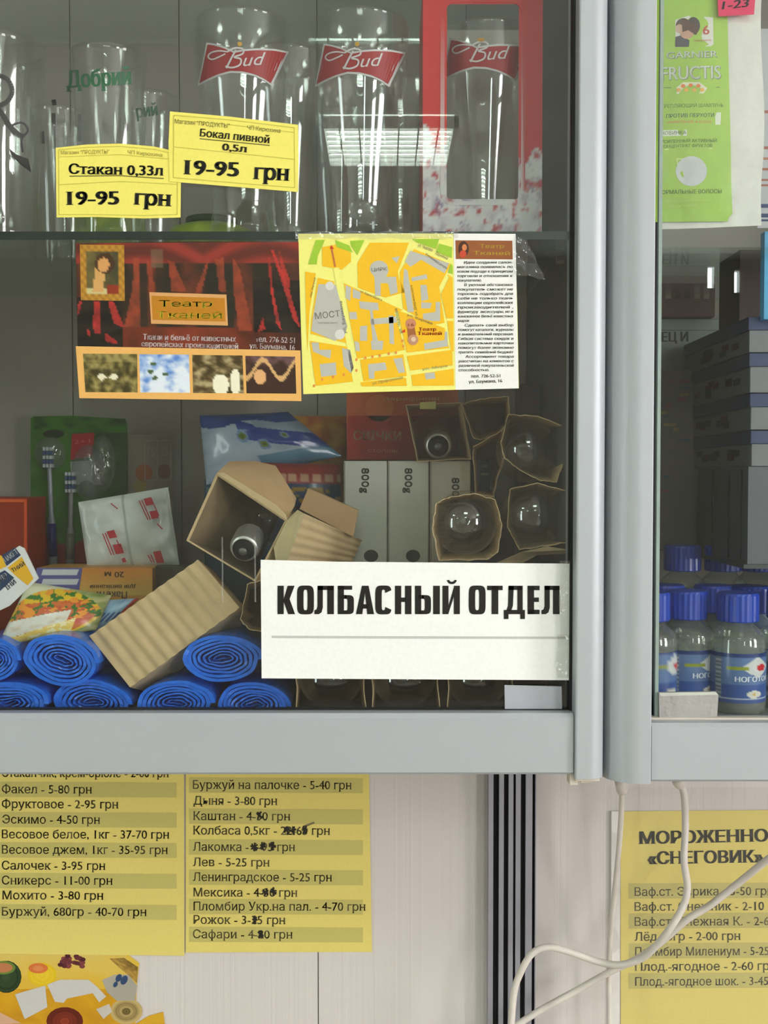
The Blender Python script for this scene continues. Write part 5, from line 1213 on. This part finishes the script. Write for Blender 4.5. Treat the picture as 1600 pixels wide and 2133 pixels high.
for (px, Y, lb, det, turn) in ((1536, .045, 'front bottle with blue cap, label facing out, at the lower right', True, 0), (1430, .062, 'front bottle with blue cap, label turned right, behind the grey pad', True, .35), (1352, .05, 'bottle half hidden behind the right cabinet stile', False, .4),
                               (1385, .115, 'second row bottle with blue cap, leftmost in view', False, 0), (1485, .112, 'second row bottle with blue cap, behind the two front bottles', False, .2), (1560, .105, 'second row bottle with blue cap, right side', False, 0), (1640, .06, 'bottle cut off by the right frame edge', False, 0),
                               (1420, .165, 'third row bottle with blue cap, left', False, 0), (1505, .162, 'third row bottle with blue cap, middle', False, 0), (1575, .16, 'third row bottle with blue cap, right', False, 0)):
    bottle(X(px, Y, 1350), Y, zB+(.034 if Y > .15 else 0), lb, det, 1.02, turn)
mb = MB(); mb.box(xr1+.004, XR-.01, .138, .195, zB, zB+.0338, (96, 96, 92)); t = thing('display_step', 'low grey step under the third row of blue capped bottles', 'step', (.45, .165, zB)); mb.build('block', PRT, t)
mb = MB(); mb.box(xr1+.004, XR-.01, .205, .285, zB, zB+.075, (84, 84, 80)); t = thing('shipping_carton', 'low dark carton behind the blue capped bottles', 'carton', (.45, .25, zB)); mb.build('box', PRT, t)
sx0, sx1 = X(1560, .05, 800), X(1590, .05, 800)
seams = [659, 735, 819, 896, 972]
zz = [Z(s_, .05) for s_ in seams]
for k in range(4):
    t = thing('dark_blue_carton', 'dark slate carton, %s of the four stacked behind the right pane' % ('topmost', 'second from the top', 'third from the top', 'lowest')[k], 'carton', ((sx0+sx1)/2, .15, zz[k+1]), 'dark slate cartons stacked in the right cabinet')
    mb = MB(); mb.box(sx0+.001*k, sx1+.03, .05, .252, zz[k+1]+.0004, zz[k]-.012, (128, 130, 134)); mb.build('box', PRT, t, bevel=.0006)
    mb = MB(); mb.box(sx0-.0012+.001*k, sx1+.0312, .0488, .2532, zz[k]-.012, zz[k]-.0004, (66, 76, 110)); mb.build('lid', PRT, t, bevel=.0006)
    pr = Print(lambda x, y: None); mb = MB()
    for j in range(9):
        yy = rr.uniform(.07, .2); zq = rr.uniform(zz[k+1]+.004, zz[k]-.02); mb.add([(sx0+.001*k-.0003, yy, zq), (sx0+.001*k-.0003, yy+.02, zq), (sx0+.001*k-.0003, yy+.02, zq+.006), (sx0+.001*k-.0003, yy, zq+.006)], [(0, 1, 2, 3)], rr.choice([(92, 50, 44), (76, 72, 60), (60, 76, 84)]))
    mb.build('print', PRT, t)
xa = X(1455, .2, 1050)
mb = MB(); mb.box(xa, sx1+.03, .05, .2, zB+.128, zz[4], (104, 106, 112)); t = thing('shelf_stand', 'dark plinth carrying the stack of slate cartons above the bottles', 'stand', ((xa+sx1)/2, .12, zB+.118))
mb.build('body', PRT, t)
for yq in (.065, .1, .15):
    mb = MB(); mb.box(xa-.0006, xa+.001, yq, yq+.0025, zB+.13, zz[4]-.002, (40, 42, 46)); mb.build('groove', PRT, t)
mb = MB(); mb.box(xa-.004, XR-.002, .048, WALLY-.013, zB+.124, zB+.1278, (80, 84, 84)); mb.build('bracket_plate', PRT, t)
t, pr = carton('carton', 'dim brown carton behind the plinth and bottles in the right cabinet', 'carton', 1330, 1500, 770, 1000, .225, .03, (104, 98, 94), down=False, zb=zB+.128)
for k in range(16): a = rr.uniform(1370, 1440); e = rr.uniform(790, 1040); pr.rect(a, e, a+rr.uniform(10, 30), e+rr.uniform(4, 10), rr.choice([(130, 80, 74), (80, 96, 100), (140, 124, 80)]), 1+k*.1)
pr.build('print', t)
t, pr = carton('reflection_carton', 'pale green grey carton with dark Cyrillic letters, imitating a reflection behind the slate cartons', 'carton', 1340, 1570, 664, 1000, .262, .025, (150, 158, 148), down=False, zb=Z(1130, .262))  # carton standing in for a lettered reflection in the pane
pr.text('ЕЦ И', (1378, 712), (1434, 711), 20, (70, 74, 70), 2, bold=.08); pr.line([(1340, 688), (1570, 688)], 2, (110, 120, 108), 1)
for k in range(14): a = rr.uniform(1345, 1440); e = rr.uniform(760, 980); pr.rect(a, e, a+rr.uniform(10, 30), e+rr.uniform(4, 10), rr.choice([(120, 90, 84), (100, 112, 104), (130, 124, 90)]), 1+k*.1)
pr.build('lettering', t)
t, pr = carton('dark_packet', 'dark reddish packet imitating a reflection of people, at the back of the right cabinet', 'packet', 1360, 1490, 590, 640, .25, .03, (96, 66, 62), down=False, zb=Z(664, .262)+.0002)  # packet standing in for the dark reflection of people
for k in range(6): pr.rect(1366+k*20, 596+rr.uniform(0, 12), 1378+k*20, 622, rr.choice([(130, 120, 110), (70, 50, 50)]), 1)
pr.build('print', t)
t, pr = carton('dark_packet', 'large dark maroon packet standing on the slate cartons', 'packet', 1540, 1600, 520, 660, .1, .06, (66, 48, 46), down=False, zb=zz[0])
# ------------------------------------------------------------------ cables
CAB = mat('cream_cable', (222, 214, 206), .45, 0, .05, 60)
def cable(pts, label, r=.0037, plug=None):
    w = crom([P(x, y, Y) for x, y, Y in pts], 10); t = thing('cable', label, 'cable', tuple(w[0]), 'cream cables under the right cabinet')
    mb = MB(); mb.tube(w, r, 12); mb.build('cord', CAB, t, smooth=True)
    if plug:
        a = P(*plug[0]); c = P(*plug[1]); mb = MB(); mb.tube([a, a*.6+c*.4, a*.2+c*.8, c], lambda i: (.0066, .0066, .0058, .0045)[i], 14); mb.build('strain_relief', CAB, t, smooth=True)
cable([(1292, 1630, .2), (1296, 1650, .2), (1290, 1760, .22), (1279, 1870, .24), (1271, 1960, .26), (1269, 2040, .27), (1270, 2190, .27)], 'cream cable hanging straight down from the right cabinet corner', plug=((1293, 1622, .2), (1297, 1654, .2)), r=.0029)
cable([(1408, 1622, .2), (1424, 1650, .2), (1428, 1720, .2), (1425, 1790, .19), (1432, 1850, .19), (1422, 1890, .19), (1395, 1935, .19), (1365, 1972, .2), (1335, 1997, .21), (1290, 2010, .22), (1245, 2003, .23), (1190, 1984, .23), (1145, 1973, .23), (1110, 1985, .23), (1085, 2025, .23), (1070, 2075, .23), (1062, 2190, .23)],
      'cream cable looping from the right cabinet leftwards over the black grooved track', plug=((1412, 1622, .2), (1419, 1640, .2)))
cable([(1640, 1765, .18), (1600, 1790, .19), (1540, 1838, .21), (1480, 1885, .22), (1432, 1915, .225), (1380, 1960, .235), (1330, 1996, .25), (1275, 2022, .26), (1200, 2064, .27), (1130, 2102, .27), (1085, 2130, .27), (1040, 2160, .27)], 'cream cable running diagonally from upper right to lower left behind the loop')
